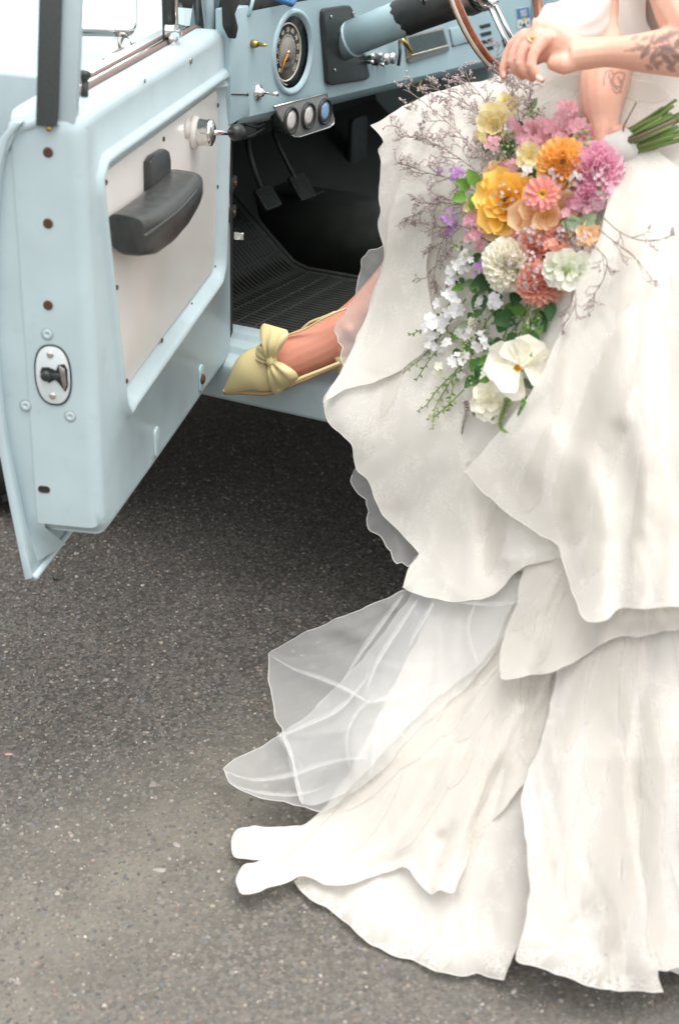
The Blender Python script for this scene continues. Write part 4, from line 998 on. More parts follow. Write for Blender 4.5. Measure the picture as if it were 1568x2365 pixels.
for c in ([(1394, 196), (1394, 180), (1398, 166), (1410, 162), (1416, 172), (1414, 188), (1420, 200)], [(1416, 172), (1430, 166), (1442, 170), (1440, 182), (1430, 190)], [(1404, 170), (1412, 196), (1426, 208)],
          [(1420, 200), (1432, 200), (1438, 188)], [(1426, 178), (1436, 196), (1430, 212)], [(1414, 206), (1422, 216), (1434, 212)]): stroke(c, 2.4, .6, arm2)
at = bd.data.attributes.new('ink', 'FLOAT', 'POINT'); at.data.foreach_set('value', np.clip(ink, 0, 1))
fl = np.zeros(len(BV)); fl = np.maximum(fl, np.where(bx < 900, .55, 0)); 
for L in FN.values():
    d = np.linalg.norm(BV-pt(L[-1]), axis=1); fl = np.maximum(fl, np.clip(1-d/.03, 0, 1)*.55)
at = bd.data.attributes.new('flush', 'FLOAT', 'POINT'); at.data.foreach_set('value', np.clip(fl, 0, 1))
# nails, ring
def nail(c, ax, nrm, l, w):
    ax = N(ax); nrm = N(nrm-ax*(np.dot(nrm, ax))); sd = np.cross(ax, nrm); V = []; Fc = []
    for i in range(5):
        s = i/4; ww = w*(1-.5*abs(2*s-1)**3)
        for k in range(5): u = (k-2)/2; V.append(c+ax*(s-.5)*l+sd*u*ww+nrm*(.0016-.0020*u*u))
    for i in range(4):
        for k in range(4): Fc.append((i*5+k, i*5+k+1, (i+1)*5+k+1, (i+1)*5+k))
    return np.array(V), Fc
mk('fingernail', nail(pt((1245, 180, 2.246)), RR*.8-UU*.6, -FF, .012, .0045), M['nail'], PE)
mk('fingernail', nail(pt((1162, 172, 2.309)), -UU+RR*.1, -FF-RR*.5, .010, .0038), M['nail'], PE)
mk('fingernail', nail(pt((1390, 326, 2.262)), UU*.3+RR, -FF+UU*.4, .013, .006), M['nail'], PE)
mk('fingernail', nail(pt((1455, 381, 2.262)), UU*.4+RR, -FF-UU*.2, .012, .005), M['nail'], PE)
rd = N(pt(FN['ring'][1])-pt(FN['ring'][0])); rc = pt((1226, 97, 2.2875))
mk('ring', J(torus(rc, rd, .0112, .0012, 30, 8), lathe(rc-FF*.010+UU*.003, N(-FF+UU*.5), [(.001, 0), (.0036, .002), (.0028, .0042), (0, .005)], 8)), M['gold'], PE)
mk('hair', lathe(pt((1618, -500, 2.54)), ZZ, [(.03, -.20), (.075, -.14), (.10, -.05), (.108, .03), (.095, .085), (.055, .115), (0, .122)], 28), M['hair'], PE)

# ---- shoe
def shoe():
    e = empty('shoe', so_(650, 850, .03), PE)
    Q = [np.array([*so_(a[0], a[1], a[2]), a[3]]) for a in FT[:5]]; Q = cat_rom(Q, .010, False); up = N(ZZ*.75+TR*.45+TO*.2)
    V = []; Fc = []; K = 24; n = len(Q)
    for i in range(n):
        d = N(Q[min(i+1, n-1), :3]-Q[max(i-1, 0), :3]); sd = N(np.cross(d, UU)); sd = N(UU-d*(UU@d)); th = N(np.cross(d, sd))
        R0 = Q[i, 3]*1.05+.002
        for k in range(K):
            t = 2*pi*k/K; x = cos(t); y = sin(t); sh = .80 if y > 0 else .80
            V.append(Q[i, :3]+sd*x*R0+th*y*R0*sh)
    for i in range(n-1):
        for k in range(K): Fc.append((i*K+k, i*K+(k+1) % K, (i+1)*K+(k+1) % K, (i+1)*K+k))
    Fc.append(tuple(range(K)))
    nv = int(n*.86); V = V[:nv*K]; Fc = [f for f in Fc if max(f) < nv*K]
    mk('vamp', (np.array(V), Fc), M['shoe'], e)
    def sp(px, py, o): return so_(px, py, o)
    sole = [sp(519, 907, .076), sp(560, 907, .075), sp(625, 908, .065), sp(690, 883, .04), sp(740, 862, .015), sp(785, 843, -.01), sp(805, 832, -.02)]
    mk('sole', tube(cat_rom(sole, .01, False), .0042, 8), M['shoe_sole'], e)
    edge = [sp(640, 903, .075), sp(690, 876, .055), sp(740, 856, .03), sp(785, 838, .005)]
    mk('insole_edge', tube(cat_rom(edge, .01, False), .0040, 8), M['shoe'], e)
    st_ = [sp(655, 776, .03), sp(700, 762, .02), sp(735, 742, .012), sp(770, 724, -.0), sp(800, 712, -.02)]
    mk('slingback_strap', tube(cat_rom(st_, .01, False), .0032, 8, flat=.002), M['shoe'], e)
    st2 = [sp(690, 768, -.02), sp(715, 745, -.03), sp(745, 733, -.04), sp(775, 720, -.05)]
    mk('slingback_strap', tube(cat_rom(st2, .01, False), .0026, 8), M['shoe'], e)
    mk('heel', lathe(sp(790, 836, -.02)-ZZ*.035, ZZ, [(.007, 0), (.008, .012), (.013, .032), (.018, .048), (0, .05)], 16), M['shoe'], e)
    # bow: two puffed loops, a side band and a knot
    kc = sp(625, 832, .078)
    def loop(pts, puff):
        """pts: (px, py, half width px, o)"""
        V = []; Fc = []; K = 30
        Q = cat_rom([np.array([a[0], a[1], a[2], a[3]], float) for a in pts], 5, False); n = len(Q)
        for i, (px, py, w, o) in enumerate(Q):
            a = Q[max(i-1, 0)]; b = Q[min(i+1, n-1)]; d = np.array([b[0]-a[0], b[1]-a[1]]); d /= np.linalg.norm(d); nx, ny = -d[1], d[0]
            s = i/(n-1); pf = puff*sin(pi*min(1, s*.9+.08))
            for k in range(K):
                t = 2*pi*k/K; c = sp(px+nx*w*cos(t), py+ny*w*cos(t), o)
                wr = .0060*sin(9*cos(t)+1.2)*(1-s)**.8*min(1, s*5)
                V.append(c + TO*(pf*sin(t) + wr*(sin(t) > 0)))
        for i in range(n-1):
            for k in range(K): Fc.append((i*K+k, i*K+(k+1) % K, (i+1)*K+(k+1) % K, (i+1)*K+k))
        Fc.append(tuple(range((n-1)*K, n*K))); return np.array(V), Fc
    mk('bow_loop', loop([(625, 830, 9, .078), (628, 806, 20, .080), (631, 780, 31, .074), (634, 762, 33, .066), (636, 754, 27, .060)], .013), M['shoe'], e)
    mk('bow_loop', loop([(627, 836, 9, .080), (640, 855, 22, .083), (652, 876, 34, .080), (658, 890, 34, .074), (662, 896, 26, .070)], .013), M['shoe'], e)
    mk('bow_band', loop([(626, 832, 8, .077), (612, 826, 13, .073), (598, 818, 17, .066), (588, 812, 18, .055)], .007), M['shoe'], e)
    mk('bow_knot', lathe(kc-N(UU)*.011+TO*.004, N(UU*.9+RR*.35), [(.003, 0), (.009, .003), (.0115, .011), (.0095, .019), (.003, .023)], 16), M['shoe'], e)
shoe()

# ---- gown: each cloth is a draped sheet; GD gives how far off the cloth hangs
GP = [(1250, 130, 2.50), (1080, 192, 2.60), (857, 290, 2.60), (1440, 150, 2.44), (1560, 150, 2.42), (1350, 260, 2.40), (1120, 300, 2.46), (1000, 420, 2.44), (876, 420, 2.56), (880, 560, 2.54), (868, 650, 2.56), (820, 790, 2.52), (748, 935, 2.44),
      (820, 1060, 2.38), (935, 1240, 2.28), (928, 1357, 2.20), (620, 1510, 2.40), (700, 1450, 2.30), (640, 1690, 2.14), (515, 1775, 2.12), (745, 1870, 1.97), (540, 1945, 1.935), (550, 2060, 1.80), (700, 2060, 1.80), (1000, 2238, 1.64), (1163, 2260, 1.62), (1530, 2290, 1.60), (1700, 2300, 1.60),
      (1180, 480, 2.33), (1180, 700, 2.27), (1000, 800, 2.36), (1000, 1000, 2.27), (1200, 1000, 2.13), (1400, 420, 2.28), (1400, 700, 2.13), (1400, 1000, 1.99), (1250, 1250, 2.02), (1400, 1400, 1.88), (1560, 420, 2.24), (1560, 700, 2.05), (1560, 1000, 1.92), (1560, 1400, 1.80), (1700, 1000, 1.92), (1700, 1500, 1.80),
      (1000, 1500, 2.10), (1200, 1600, 1.92), (1000, 1750, 1.93), (1400, 1700, 1.80), (1560, 1700, 1.74), (1200, 1950, 1.74), (1400, 2000, 1.69), (1560, 2000, 1.67), (900, 2000, 1.82), (800, 1700, 2.02), (1700, 400, 2.25)]
def tps(Pn):
    P = np.array(Pn, float); X = P[:, :2]/500; n = len(P)
    r = np.linalg.norm(X[:, None]-X[None], axis=2); Kk = np.where(r > 0, r*r*np.log(r+1e-9), 0) + np.eye(n)*.01
    A_ = np.zeros((n+3, n+3)); A_[:n, :n] = Kk; A_[:n, n] = 1; A_[:n, n+1:] = X; A_[n, :n] = 1; A_[n+1:, :n] = X.T
    w = np.linalg.solve(A_, np.concatenate([P[:, 2], [0, 0, 0]]))
    def f(Q):
        Q = Q/500; r = np.linalg.norm(Q[:, None]-X[None], axis=2); return np.where(r > 0, r*r*np.log(r+1e-9), 0)@w[:n] + w[n] + Q@w[n+1:]
    return f
_g = tps(GP)
def GD(Q): return _g(Q)+.045*np.clip((1750-Q[:, 1])/500, 0, 1)
def poly_d(Q, L):
    """signed distance in px to a polyline and position along it"""
    L = np.asarray(L, float); best = np.full(len(Q), 1e9); sg = np.zeros(len(Q)); tt = np.zeros(len(Q)); seg = np.linalg.norm(np.diff(L, axis=0), axis=1); tot = seg.sum(); acc = 0
    for i in range(len(L)-1):
        a, v = L[i], L[i+1]-L[i]; t = np.clip(((Q-a)@v)/(v@v), 0, 1); d = Q-a-t[:, None]*v; dd = np.hypot(d[:, 0], d[:, 1]); m = dd < best
        best[m] = dd[m]; sg[m] = np.sign(v[0]*d[m, 1]-v[1]*d[m, 0]); tt[m] = (acc+t[m]*seg[i])/tot; acc += seg[i]
    return best*np.where(sg == 0, 1, sg), tt
def fold_h(Q, folds):
    h = np.zeros(len(Q))
    for (L, amp, w, kind) in folds:
        L = cat_rom(L, 30, False) if len(L) > 2 else np.array(L, float)
        d, t = poly_d(Q, L); env = np.clip(np.sin(np.pi*np.clip(t*.9+.05, 0, 1))*1.5, 0, 1) if kind[-1] != '=' else 1.
        k = kind.rstrip('=')
        if k == 'r': h += amp*np.exp(-(d/w)**2)*env                      # round ridge (negative: valley)
        elif k == 'k': h += amp*np.exp(-np.abs(d)/w)*env                  # sharp crease
        elif k == 's': h += amp*np.where(d > 0, np.exp(-d/w), np.exp(-(d/max(w*.12, 11))**2))*env   # one side steep, one side soft
        elif k == 'S': h += amp*np.where(d < 0, np.exp(d/w), np.exp(-(d/max(w*.12, 11))**2))*env
    return h
def ripple(Q, ang, wl, amp, ph=0., warp=60.):
    a = radians(ang); u = Q[:, 0]*cos(a)+Q[:, 1]*sin(a); v = -Q[:, 0]*sin(a)+Q[:, 1]*cos(a)
    return amp*np.sin(2*pi*(u+warp*np.sin(v/210+ph)+.4*warp*np.sin(v/83+2*ph))/wl+ph)
TOPS = []; CY_ = {}
FOLD, RIP = .8, .3
def fan(Q, ox, oy, n, amp, ph, r0, r1, sharp=.6):
    """gathers running out from (ox, oy): n folds per radian, growing from r0 to r1"""
    dx, dy = Q[:, 0]-ox, Q[:, 1]-oy; r = np.hypot(dx, dy); a = np.arctan2(dy, dx)
    a = a + .05*np.sin(r/170+ph) + .025*np.sin(r/61+2.3*ph)
    def rdg(x): return (np.abs(np.sin(x))**sharp)*2-1
    h = .55*rdg(a*n*.5+ph) + .35*rdg(a*n*.83+2.1*ph+.4*np.sin(r/120)) + .22*np.sin(a*n*2.1+ph*3)
    return .72*amp*h*np.clip((r-r0)/(r1-r0), 0, 1.15)**1.1*(.75+.35*np.sin(a*2.3+ph))
def sheet(name, outline, mat, lift=0., folds=(), rip=(), step=9, hem=None, parent=None, label=None, zmin=.004, hemr=.0008, depth=None, edge=8, sheer_w=60, fans=(), wob=2.2, deep=.015):
    P = cat_rom(outline, edge); lo = P.min(0); hi = P.max(0)
    if wob:      # no hem runs quite true
        t_ = np.roll(P, -1, 0)-np.roll(P, 1, 0); t_ /= np.maximum(np.linalg.norm(t_, axis=1), 1e-6)[:, None]; q_ = np.arange(len(P))*edge; h0 = len(outline)*1.7
        P = P + np.stack([-t_[:, 1], t_[:, 0]], 1)*(wob*(.6*np.sin(q_/13.+h0)+.5*np.sin(q_/29.+2*h0)*np.sin(q_/61.)+.4*np.sin(q_/7.3+h0)*np.sin(q_/47.)))[:, None]
    gx, gy = np.meshgrid(np.arange(lo[0]+step/2, hi[0], step), np.arange(lo[1]+step/2, hi[1], step*.87)); gx[::2] += step/2
    G = np.stack([gx.ravel(), gy.ravel()], 1) + RNG.uniform(-.18, .18, (gx.size, 2))*step; G = G[inside(P, G)]
    # keep the grid off the rim
    dm = np.concatenate([np.min((P[None, :, 0]-g[:, None, 0])**2+(P[None, :, 1]-g[:, None, 1])**2, axis=1) for g in np.array_split(G, max(1, len(G)//800))]) if len(G) else np.zeros(0); G = G[dm > (step*.6)**2]
    v2, f2 = fill(P, (), G)
    def cloth_y(Q):
        h = FOLD*fold_h(Q, folds) if len(folds) else np.zeros(len(Q))
        for r_ in rip: h = h + RIP*ripple(Q, *r_)
        for f_ in fans: h = h + fan(Q, *f_)
        return (depth or GD)(Q) - lift - deep*np.tanh(h/deep)      # a fold never cuts through the layer below
    if name.startswith(('over_skirt', 'skirt_flap')): TOPS.append((P, cloth_y))
    y = cloth_y(v2)
    d = FF[None] + RR[None]*((v2[:, :1]-CX)/F) + UU[None]*((CY-v2[:, 1:2])/F)
    s = y/d[:, 1]; smax = (zmin-CAMH)/d[:, 2]; s = np.where(d[:, 2] < 0, np.minimum(s, smax), s)
    V3 = CAM[None]+d*s[:, None]
    o = mk(name, (V3, f2), mat, parent or PE, label=label)
    sh = np.zeros(len(v2))
    if hem and sheer_w:
        for (i0, i1) in hem:
            ia = np.argmin(np.hypot(*(P-np.array(i0)).T)); ib = np.argmin(np.hypot(*(P-np.array(i1)).T))
            idx = list(range(ia, ib+1)) if ib >= ia else list(range(ia, len(P)))+list(range(0, ib+1))
            E_ = P[idx][::2]; dm = np.min(np.hypot(v2[:, None, 0]-E_[None, :, 0], v2[:, None, 1]-E_[None, :, 1]), axis=1); sh = np.maximum(sh, np.clip(1-dm/sheer_w, 0, 1)**.8)
    at = o.data.attributes.new('sheer', 'FLOAT', 'POINT'); at.data.foreach_set('value', sh)
    if hem:
        for (i0, i1) in hem:
            # part of the rim between two outline points
            a = np.argmin(np.hypot(*(v2-np.array(i0)).T)); b = np.argmin(np.hypot(*(v2-np.array(i1)).T))
            ia = np.argmin(np.hypot(*(P-v2[a]).T)); ib = np.argmin(np.hypot(*(P-v2[b]).T))
            idx = list(range(ia, ib+1)) if ib >= ia else list(range(ia, len(P)))+list(range(0, ib+1))
            path = [V3[np.argmin(np.hypot(*(v2-P[i]).T))] for i in idx]
            if len(path) > 3: mk('hem', tube(np.array(path), hemr, 6), M['hem'], o)
    CY_[name] = (P, cloth_y, o)
    return o
def crease_net(outline, ox, oy, n, seed, amp=.007, spread=.3, lo=70, hi=240, w=(7, 16)):
    """short soft creases that follow the run of the gathers"""
    r = random.Random(seed); P = np.asarray(outline, float); a, b = P.min(0), P.max(0); out = []
    while len(out) < n:
        q = np.array([[r.uniform(a[0], b[0]), r.uniform(a[1], b[1])]])
        if not inside(P, q)[0]: continue
        x, y = q[0]; t = math.atan2(y-oy, x-ox)+r.gauss(0, spread); L = r.uniform(lo, hi); bend = r.uniform(-.25, .25)
        pts_ = [(x-cos(t-bend)*L/2, y-sin(t-bend)*L/2), (x, y), (x+cos(t+bend)*L/2, y+sin(t+bend)*L/2)]
        out.append((pts_, r.choice((1, 1, -1))*amp*.6*r.uniform(.4, 1.), r.uniform(*w), r.choice('krrsS')))
    return out
# opaque lining under the sheer layers
LN = [(1620, 120), (1300, 150), (1120, 215), (960, 300), (930, 400), (930, 600), (900, 760), (850, 900), (850, 1000), (900, 1100), (960, 1200), (1010, 1290), (1050, 1330), (1250, 1320), (1700, 1350), (1720, 800), (1700, 400)]
sheet('skirt_lining', LN, M['satin'], .050, deep=.006, folds= crease_net(LN, 1400, 200, 26, 5, .010), fans=[(1400, 180, 22, .008, .4, 250, 1100)], label='plain ivory lining showing through the lace over-skirt')
LN2 = [(1040, 1340), (1010, 1480), (940, 1640), (860, 1790), (780, 1890), (740, 1960), (860, 2010), (1010, 2060), (1000, 2150), (1150, 2200), (1200, 2170), (1500, 2230), (1740, 2200), (1740, 1280), (1200, 1280)]
sheet('train_lining', LN2, M['satin'], -.014, deep=.006, folds= crease_net(LN2, 1400, 1100, 26, 6, .010), fans=[(1400, 1100, 26, .010, .4, 250, 1000)], zmin=.003)
# lace train on the ground, two widths
EA = [(690, 2025), (680, 2036), (700, 2060), (722, 2078), (738, 2090), (760, 2100), (800, 2132), (850, 2176), (900, 2202), (950, 2216), (1000, 2239), (1060, 2253), (1100, 2249), (1130, 2258), (1163, 2261), (1163, 2261), (1180, 2225), (1200, 2180), (1290, 2120), (1480, 1900), (1480, 1350), (1150, 1350), (1000, 1600), (850, 1850)]
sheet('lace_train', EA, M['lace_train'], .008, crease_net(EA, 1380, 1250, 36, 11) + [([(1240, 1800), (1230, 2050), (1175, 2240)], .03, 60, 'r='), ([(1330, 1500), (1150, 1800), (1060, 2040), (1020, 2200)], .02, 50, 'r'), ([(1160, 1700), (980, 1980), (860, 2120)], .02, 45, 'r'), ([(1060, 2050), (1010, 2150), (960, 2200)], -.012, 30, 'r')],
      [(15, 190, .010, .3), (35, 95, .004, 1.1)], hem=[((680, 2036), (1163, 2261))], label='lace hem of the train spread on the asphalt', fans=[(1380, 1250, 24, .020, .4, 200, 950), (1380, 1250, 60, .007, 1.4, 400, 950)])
EB = [(1190, 2214), (1240, 2232), (1290, 2250), (1340, 2270), (1400, 2286), (1460, 2288), (1530, 2290), (1530, 2290), (1522, 2262), (1518, 2240), (1540, 2242), (1580, 2236), (1700, 2240), (1760, 2240), (1760, 1300), (1300, 1300), (1282, 1560), (1250, 1710), (1205, 1830), (1215, 1950), (1222, 2060), (1205, 2160)]
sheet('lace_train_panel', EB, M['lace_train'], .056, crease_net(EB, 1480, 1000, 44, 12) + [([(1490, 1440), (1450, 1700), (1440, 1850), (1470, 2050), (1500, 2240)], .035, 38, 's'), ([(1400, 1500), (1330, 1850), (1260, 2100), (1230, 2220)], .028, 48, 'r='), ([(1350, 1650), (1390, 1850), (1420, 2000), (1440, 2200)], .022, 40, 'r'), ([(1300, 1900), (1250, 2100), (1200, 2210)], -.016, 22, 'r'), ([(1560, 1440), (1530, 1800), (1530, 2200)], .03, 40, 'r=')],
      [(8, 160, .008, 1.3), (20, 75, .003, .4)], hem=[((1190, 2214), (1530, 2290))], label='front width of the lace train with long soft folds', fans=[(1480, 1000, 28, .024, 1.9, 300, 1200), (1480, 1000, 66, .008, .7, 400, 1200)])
# crepe tier with its tongues running out on the ground
ED = [(1010, 1370), (975, 1450), (930, 1540), (880, 1640), (830, 1740), (775, 1830), (735, 1880), (690, 1908), (640, 1911), (590, 1908), (575, 1912), (545, 1917), (536, 1945), (541, 1978), (575, 1985), (612, 1984), (585, 1992), (563, 2000), (548, 2030), (551, 2052), (561, 2065), (600, 2058), (660, 2038), (700, 2024), (760, 2043), (800, 2042), (860, 2025), (930, 2003), (960, 2030), (985, 2058), (1000, 2066), (1015, 2056), (1048, 2060), (1060, 2035), (1100, 1940), (1170, 1860), (1240, 1760), (1330, 1560), (1380, 1420), (1400, 1330), (1100, 1330)]
sheet('crepe_tier', ED, M['organza'], .032, crease_net(ED, 1330, 1180, 26, 13) + [([(560, 1948), (640, 1942), (720, 1925)], .013, 17, 'r='), ([(558, 2036), (640, 2012), (740, 1972)], .014, 20, 'r='), ([(600, 1988), (680, 1965), (760, 1930)], -.012, 10, 'r'), ([(1010, 1440), (900, 1680), (780, 1860), (600, 1940)], .030, 34, 'r'), ([(1060, 1500), (950, 1740), (800, 1920), (570, 2035)], .034, 36, 'r'), ([(1000, 1560), (880, 1780), (690, 1930), (600, 1985)], -.028, 18, 'k'), ([(1190, 1640), (1100, 1800), (1070, 1900), (1025, 2050)], .040, 22, 'r='), ([(1240, 1560), (1190, 1720), (1120, 1880), (1075, 2000)], -.035, 24, 'r'), ([(1150, 1580), (1060, 1760), (1000, 1900), (900, 2005)], .026, 30, 'r'), ([(1120, 1640), (1020, 1850), (960, 1960), (850, 2010), (740, 2040)], -.02, 22, 'k'), ([(1000, 1950), (1040, 1930), (1060, 1900)], -.012, 20, 'r'), ([(1320, 1420), (1230, 1640), (1150, 1850)], .03, 28, 's')],
      [(28, 120, .006, .8), (34, 52, .0022, 2.0)], hem=[((690, 1908), (1048, 2060))], label='crepe tier of the skirt running out in long tongues', fans=[(1330, 1180, 30, .017, .9, 100, 900), (1330, 1180, 80, .003, 2.2, 150, 900)])
# the big sheer tulle blown out over the asphalt, and the one above it
TA1 = [(1000, 1330), (935, 1363), (870, 1392), (800, 1421), (700, 1463), (620, 1510), (620, 1510), (622, 1560), (630, 1620), (640, 1665), (652, 1688), (620, 1715), (560, 1745), (515, 1775), (515, 1775), (525, 1796), (545, 1817), (590, 1838), (640, 1850), (700, 1862), (745, 1876), (800, 1840), (880, 1780), (960, 1690), (1100, 1560), (1200, 1400), (1200, 1330)]
sheet('tulle_layer', TA1, M['tulle'], .052, crease_net(TA1, 1100, 1330, 22, 14, .010, .5) + [([(622, 1512), (720, 1560), (790, 1590), (850, 1622), (930, 1600), (970, 1580)], .03, 16, 'k='), ([(660, 1700), (740, 1660), (790, 1630), (850, 1560), (960, 1420)], .03, 18, 'k='), ([(520, 1778), (640, 1800), (760, 1770), (850, 1720)], .022, 20, 'k'), ([(640, 1690), (680, 1740), (700, 1850)], .018, 16, 'k'), ([(700, 1470), (760, 1480), (850, 1500), (900, 1400)], -.02, 30, 'r')],
      [(60, 90, .007, .3), (120, 60, .003, 1.7)], step=7, hem=[((935, 1363), (745, 1876))], label='sheer tulle layer blown out over the asphalt', hemr=.0007, fans=[(1100, 1330, 30, .010, .3, 60, 520), (1100, 1330, 70, .004, 1.2, 100, 520)])
TA2 = [(1010, 1335), (960, 1360), (900, 1440), (830, 1530), (760, 1600), (700, 1660), (655, 1690), (668, 1735), (682, 1790), (700, 1856), (770, 1846), (830, 1800), (900, 1720), (1000, 1620), (1120, 1520), (1180, 1400), (1200, 1340)]
sheet('tulle_layer', TA2, M['tulle'], .066, crease_net(TA2, 1100, 1330, 16, 15, .010, .5) + [([(790, 1590), (850, 1622), (900, 1650), (840, 1740)], .02, 16, 'k'), ([(660, 1700), (780, 1690), (880, 1660)], .02, 14, 'k='), ([(850, 1540), (830, 1640), (810, 1720), (820, 1800)], .018, 14, 'k')],
      [(40, 80, .006, 1.2)], step=7, hem=[((655, 1690), (700, 1856))], hemr=.0007)
def strip(L, w0, w1, lift, mat='tulle'):
    C_ = cat_rom([np.array(q, float) for q in L], 14, False); n = len(C_); up = []; dn = []
    for i in range(n):
        d = C_[min(i+1, n-1)]-C_[max(i-1, 0)]; d /= np.linalg.norm(d); m = np.array([-d[1], d[0]]); w = (w0+(w1-w0)*i/(n-1))*(.06+.94*sin(pi*(i+.3)/(n-.4)))
        up.append(C_[i]+m*w); dn.append(C_[i]-m*w)
    sheet('tulle_pleat', [tuple(q) for q in up]+[tuple(q) for q in dn[::-1]], M['tulle_fold'], lift, [(L, .006, max(w0, w1)*.9, 'r')], (), step=6, edge=7, wob=0.)
for L, a, b in [([(622, 1512), (680, 1545), (740, 1566), (800, 1592), (850, 1622)], 3, 7), ([(850, 1622), (890, 1612), (930, 1602), (975, 1578)], 6, 2), ([(650, 1700), (700, 1676), (760, 1650), (800, 1620), (850, 1560)], 5, 4), ([(520, 1780), (580, 1800), (660, 1792), (740, 1766), (800, 1752), (850, 1748)], 4, 5), ([(655, 1695), (668, 1730), (676, 1770), (690, 1820), (700, 1856)], 8, 3), ([(640, 1690), (655, 1712), (668, 1740)], 7, 3),
                ([(870, 1600), (820, 1650), (800, 1700), (806, 1770)], 3, 4), ([(880, 1640), (868, 1700), (860, 1760), (850, 1800)], 3, 4), ([(930, 1372), (880, 1440), (830, 1510), (790, 1575)], 6, 3), ([(965, 1382), (920, 1450), (870, 1530), (845, 1600)], 5, 4), ([(880, 1655), (920, 1690), (935, 1700)], 4, 3), ([(545, 1815), (600, 1830), (680, 1835), (760, 1815)], 5, 2), ([(1000, 1392), (960, 1460), (940, 1500)], 5, 3), ([(1100, 1385), (1080, 1450), (1100, 1530)], 3, 4), ([(1050, 1390), (1150, 1395), (1230, 1380)], 5, 3)]:
    strip(L, a*1.25, b*1.25, .084); strip([(q[0]+3, q[1]+2) for q in L], a*.5, b*.5, .090)
# sheer edge peeping out beside the sill and at the ankle
TB = [(830, 1075), (813, 1096), (808, 1112), (813, 1122), (826, 1140), (846, 1152), (845, 1165), (851, 1182), (848, 1196), (852, 1220), (862, 1230), (880, 1240), (892, 1262), (905, 1272), (908, 1290), (916, 1303), (928, 1300), (942, 1309), (955, 1296), (968, 1282), (1060, 1260), (1000, 1120), (920, 1020)]
sheet('tulle_edge', TB, M['tulle'], .050, crease_net(TB, 1000, 1000, 22, 42, .016, .6, 30, 90, (4, 9)) + [([(830, 1140), (880, 1180), (930, 1290)], .02, 14, 'k'), ([(850, 1220), (900, 1200), (960, 1200)], .014, 14, 'k')], [(60, 50, .006, .5)], step=7, hem=[((812, 1096), (968, 1282))], hemr=.0008)
TC = [(900, 562), (884, 566), (872, 575), (853, 579), (846, 590), (836, 600), (833, 616), (829, 632), (825, 660), (819, 688), (806, 706), (798, 725), (782, 739), (774, 752), (772, 764), (781, 775), (783, 788), (792, 801), (787, 815), (788, 832), (802, 852), (840, 850), (900, 760), (940, 600)]
sheet('tulle_edge', TC, M['tulle'], .055, crease_net(TC, 900, 500, 22, 41, .016, .6, 30, 90, (4, 9)) + [([(850, 585), (870, 640), (850, 690)], .016, 12, 'k'), ([(836, 610), (870, 650), (900, 640)], .014, 10, 'k'), ([(790, 745), (820, 790), (800, 850)], .012, 12, 'k')], [(50, 46, .005, .2)], step=7, hem=[((885, 566), (800, 852))], hemr=.0008)
# over-skirt: back width, side flap, front width
S1 = [(1560, 90), (1400, 110), (1250, 138), (1180, 170), (1080, 192), (980, 222), (905, 262), (857, 289), (857, 289), (872, 304), (884, 328), (874, 345), (880, 372), (876, 420), (878, 480), (874, 520), (884, 560), (886, 600), (868, 650), (850, 715), (820, 790), (793, 850), (758, 905), (748, 935), (756, 972), (790, 1005), (815, 1035), (822, 1085), (853, 1110), (868, 1160), (895, 1200), (935, 1240), (966, 1277), (966, 1277), (945, 1312), (928, 1357), (928, 1357), (985, 1378), (1060, 1389), (1120, 1380), (1160, 1360), (1185, 1325), (1230, 1302), (1272, 1293), (1300, 1290), (1420, 1280), (1640, 1260), (1680, 800), (1660, 560), (1650, 420), (1640, 300), (1620, 150)]
sheet('over_skirt', S1, M['lace'], .078, crease_net(S1, 1330, 180, 50, 16, .008, .35) + [([(1000, 560), (1005, 700), (985, 800)], -.02, 26, 'r'), ([(900, 620), (930, 760), (880, 880)], .03, 50, 'r'), ([(830, 830), (800, 980), (850, 1060)], .02, 36, 'r'), ([(940, 860), (870, 960), (830, 1060)], .016, 20, 'k'), ([(1070, 1090), (1000, 1240), (940, 1350)], .030, 34, 's='), ([(1075, 1095), (1080, 1230), (1075, 1385)], .026, 24, 'k'), ([(1110, 1130), (1130, 1250), (1150, 1360)], -.022, 28, 'r'), ([(1010, 1330), (1050, 1360), (1080, 1388)], .012, 14, 'k'), ([(1150, 1290), (1210, 1290), (1280, 1270)], .02, 20, 'k'), ([(980, 900), (950, 1050), (900, 1180)], .020, 40, 'r'),
      ([(960, 260), (1050, 300), (1000, 420)], .02, 70, 'r'), ([(1500, 180), (1350, 230), (1250, 330)], .02, 50, 'r'), ([(1560, 260), (1480, 330), (1440, 430)], .018, 30, 'r'), ([(990, 300), (985, 450), (995, 620), (990, 790)], .022, 40, 'S')],
      [(30, 210, .009, .7), (55, 80, .0028, 1.9)], hem=[((857, 289), (748, 935)), ((748, 935), (966, 1277)), ((928, 1357), (1272, 1293))], label='sheer lace over-skirt drawn up across the knee', fans=[(1330, 180, 20, .010, 2.7, 250, 1100), (1330, 180, 52, .0035, .5, 350, 1100)])
S1A = [(1000, 470), (985, 620), (998, 720), (1000, 785), (960, 828), (890, 872), (800, 900), (757, 922), (748, 933), (760, 900), (796, 848), (824, 790), (854, 715), (872, 652), (888, 600), (900, 500), (940, 400)]
sheet('skirt_flap', S1A, M['lace'], .100, crease_net(S1A, 1100, 300, 14, 19) + [([(900, 620), (920, 740), (870, 870)], .022, 40, 'r'), ([(985, 640), (950, 760), (940, 830)], .018, 22, 'r')], [(60, 120, .005, .2)], hem=[((1000, 785), (748, 933))], label='turned-back flap of the lace over-skirt beside the shoe')
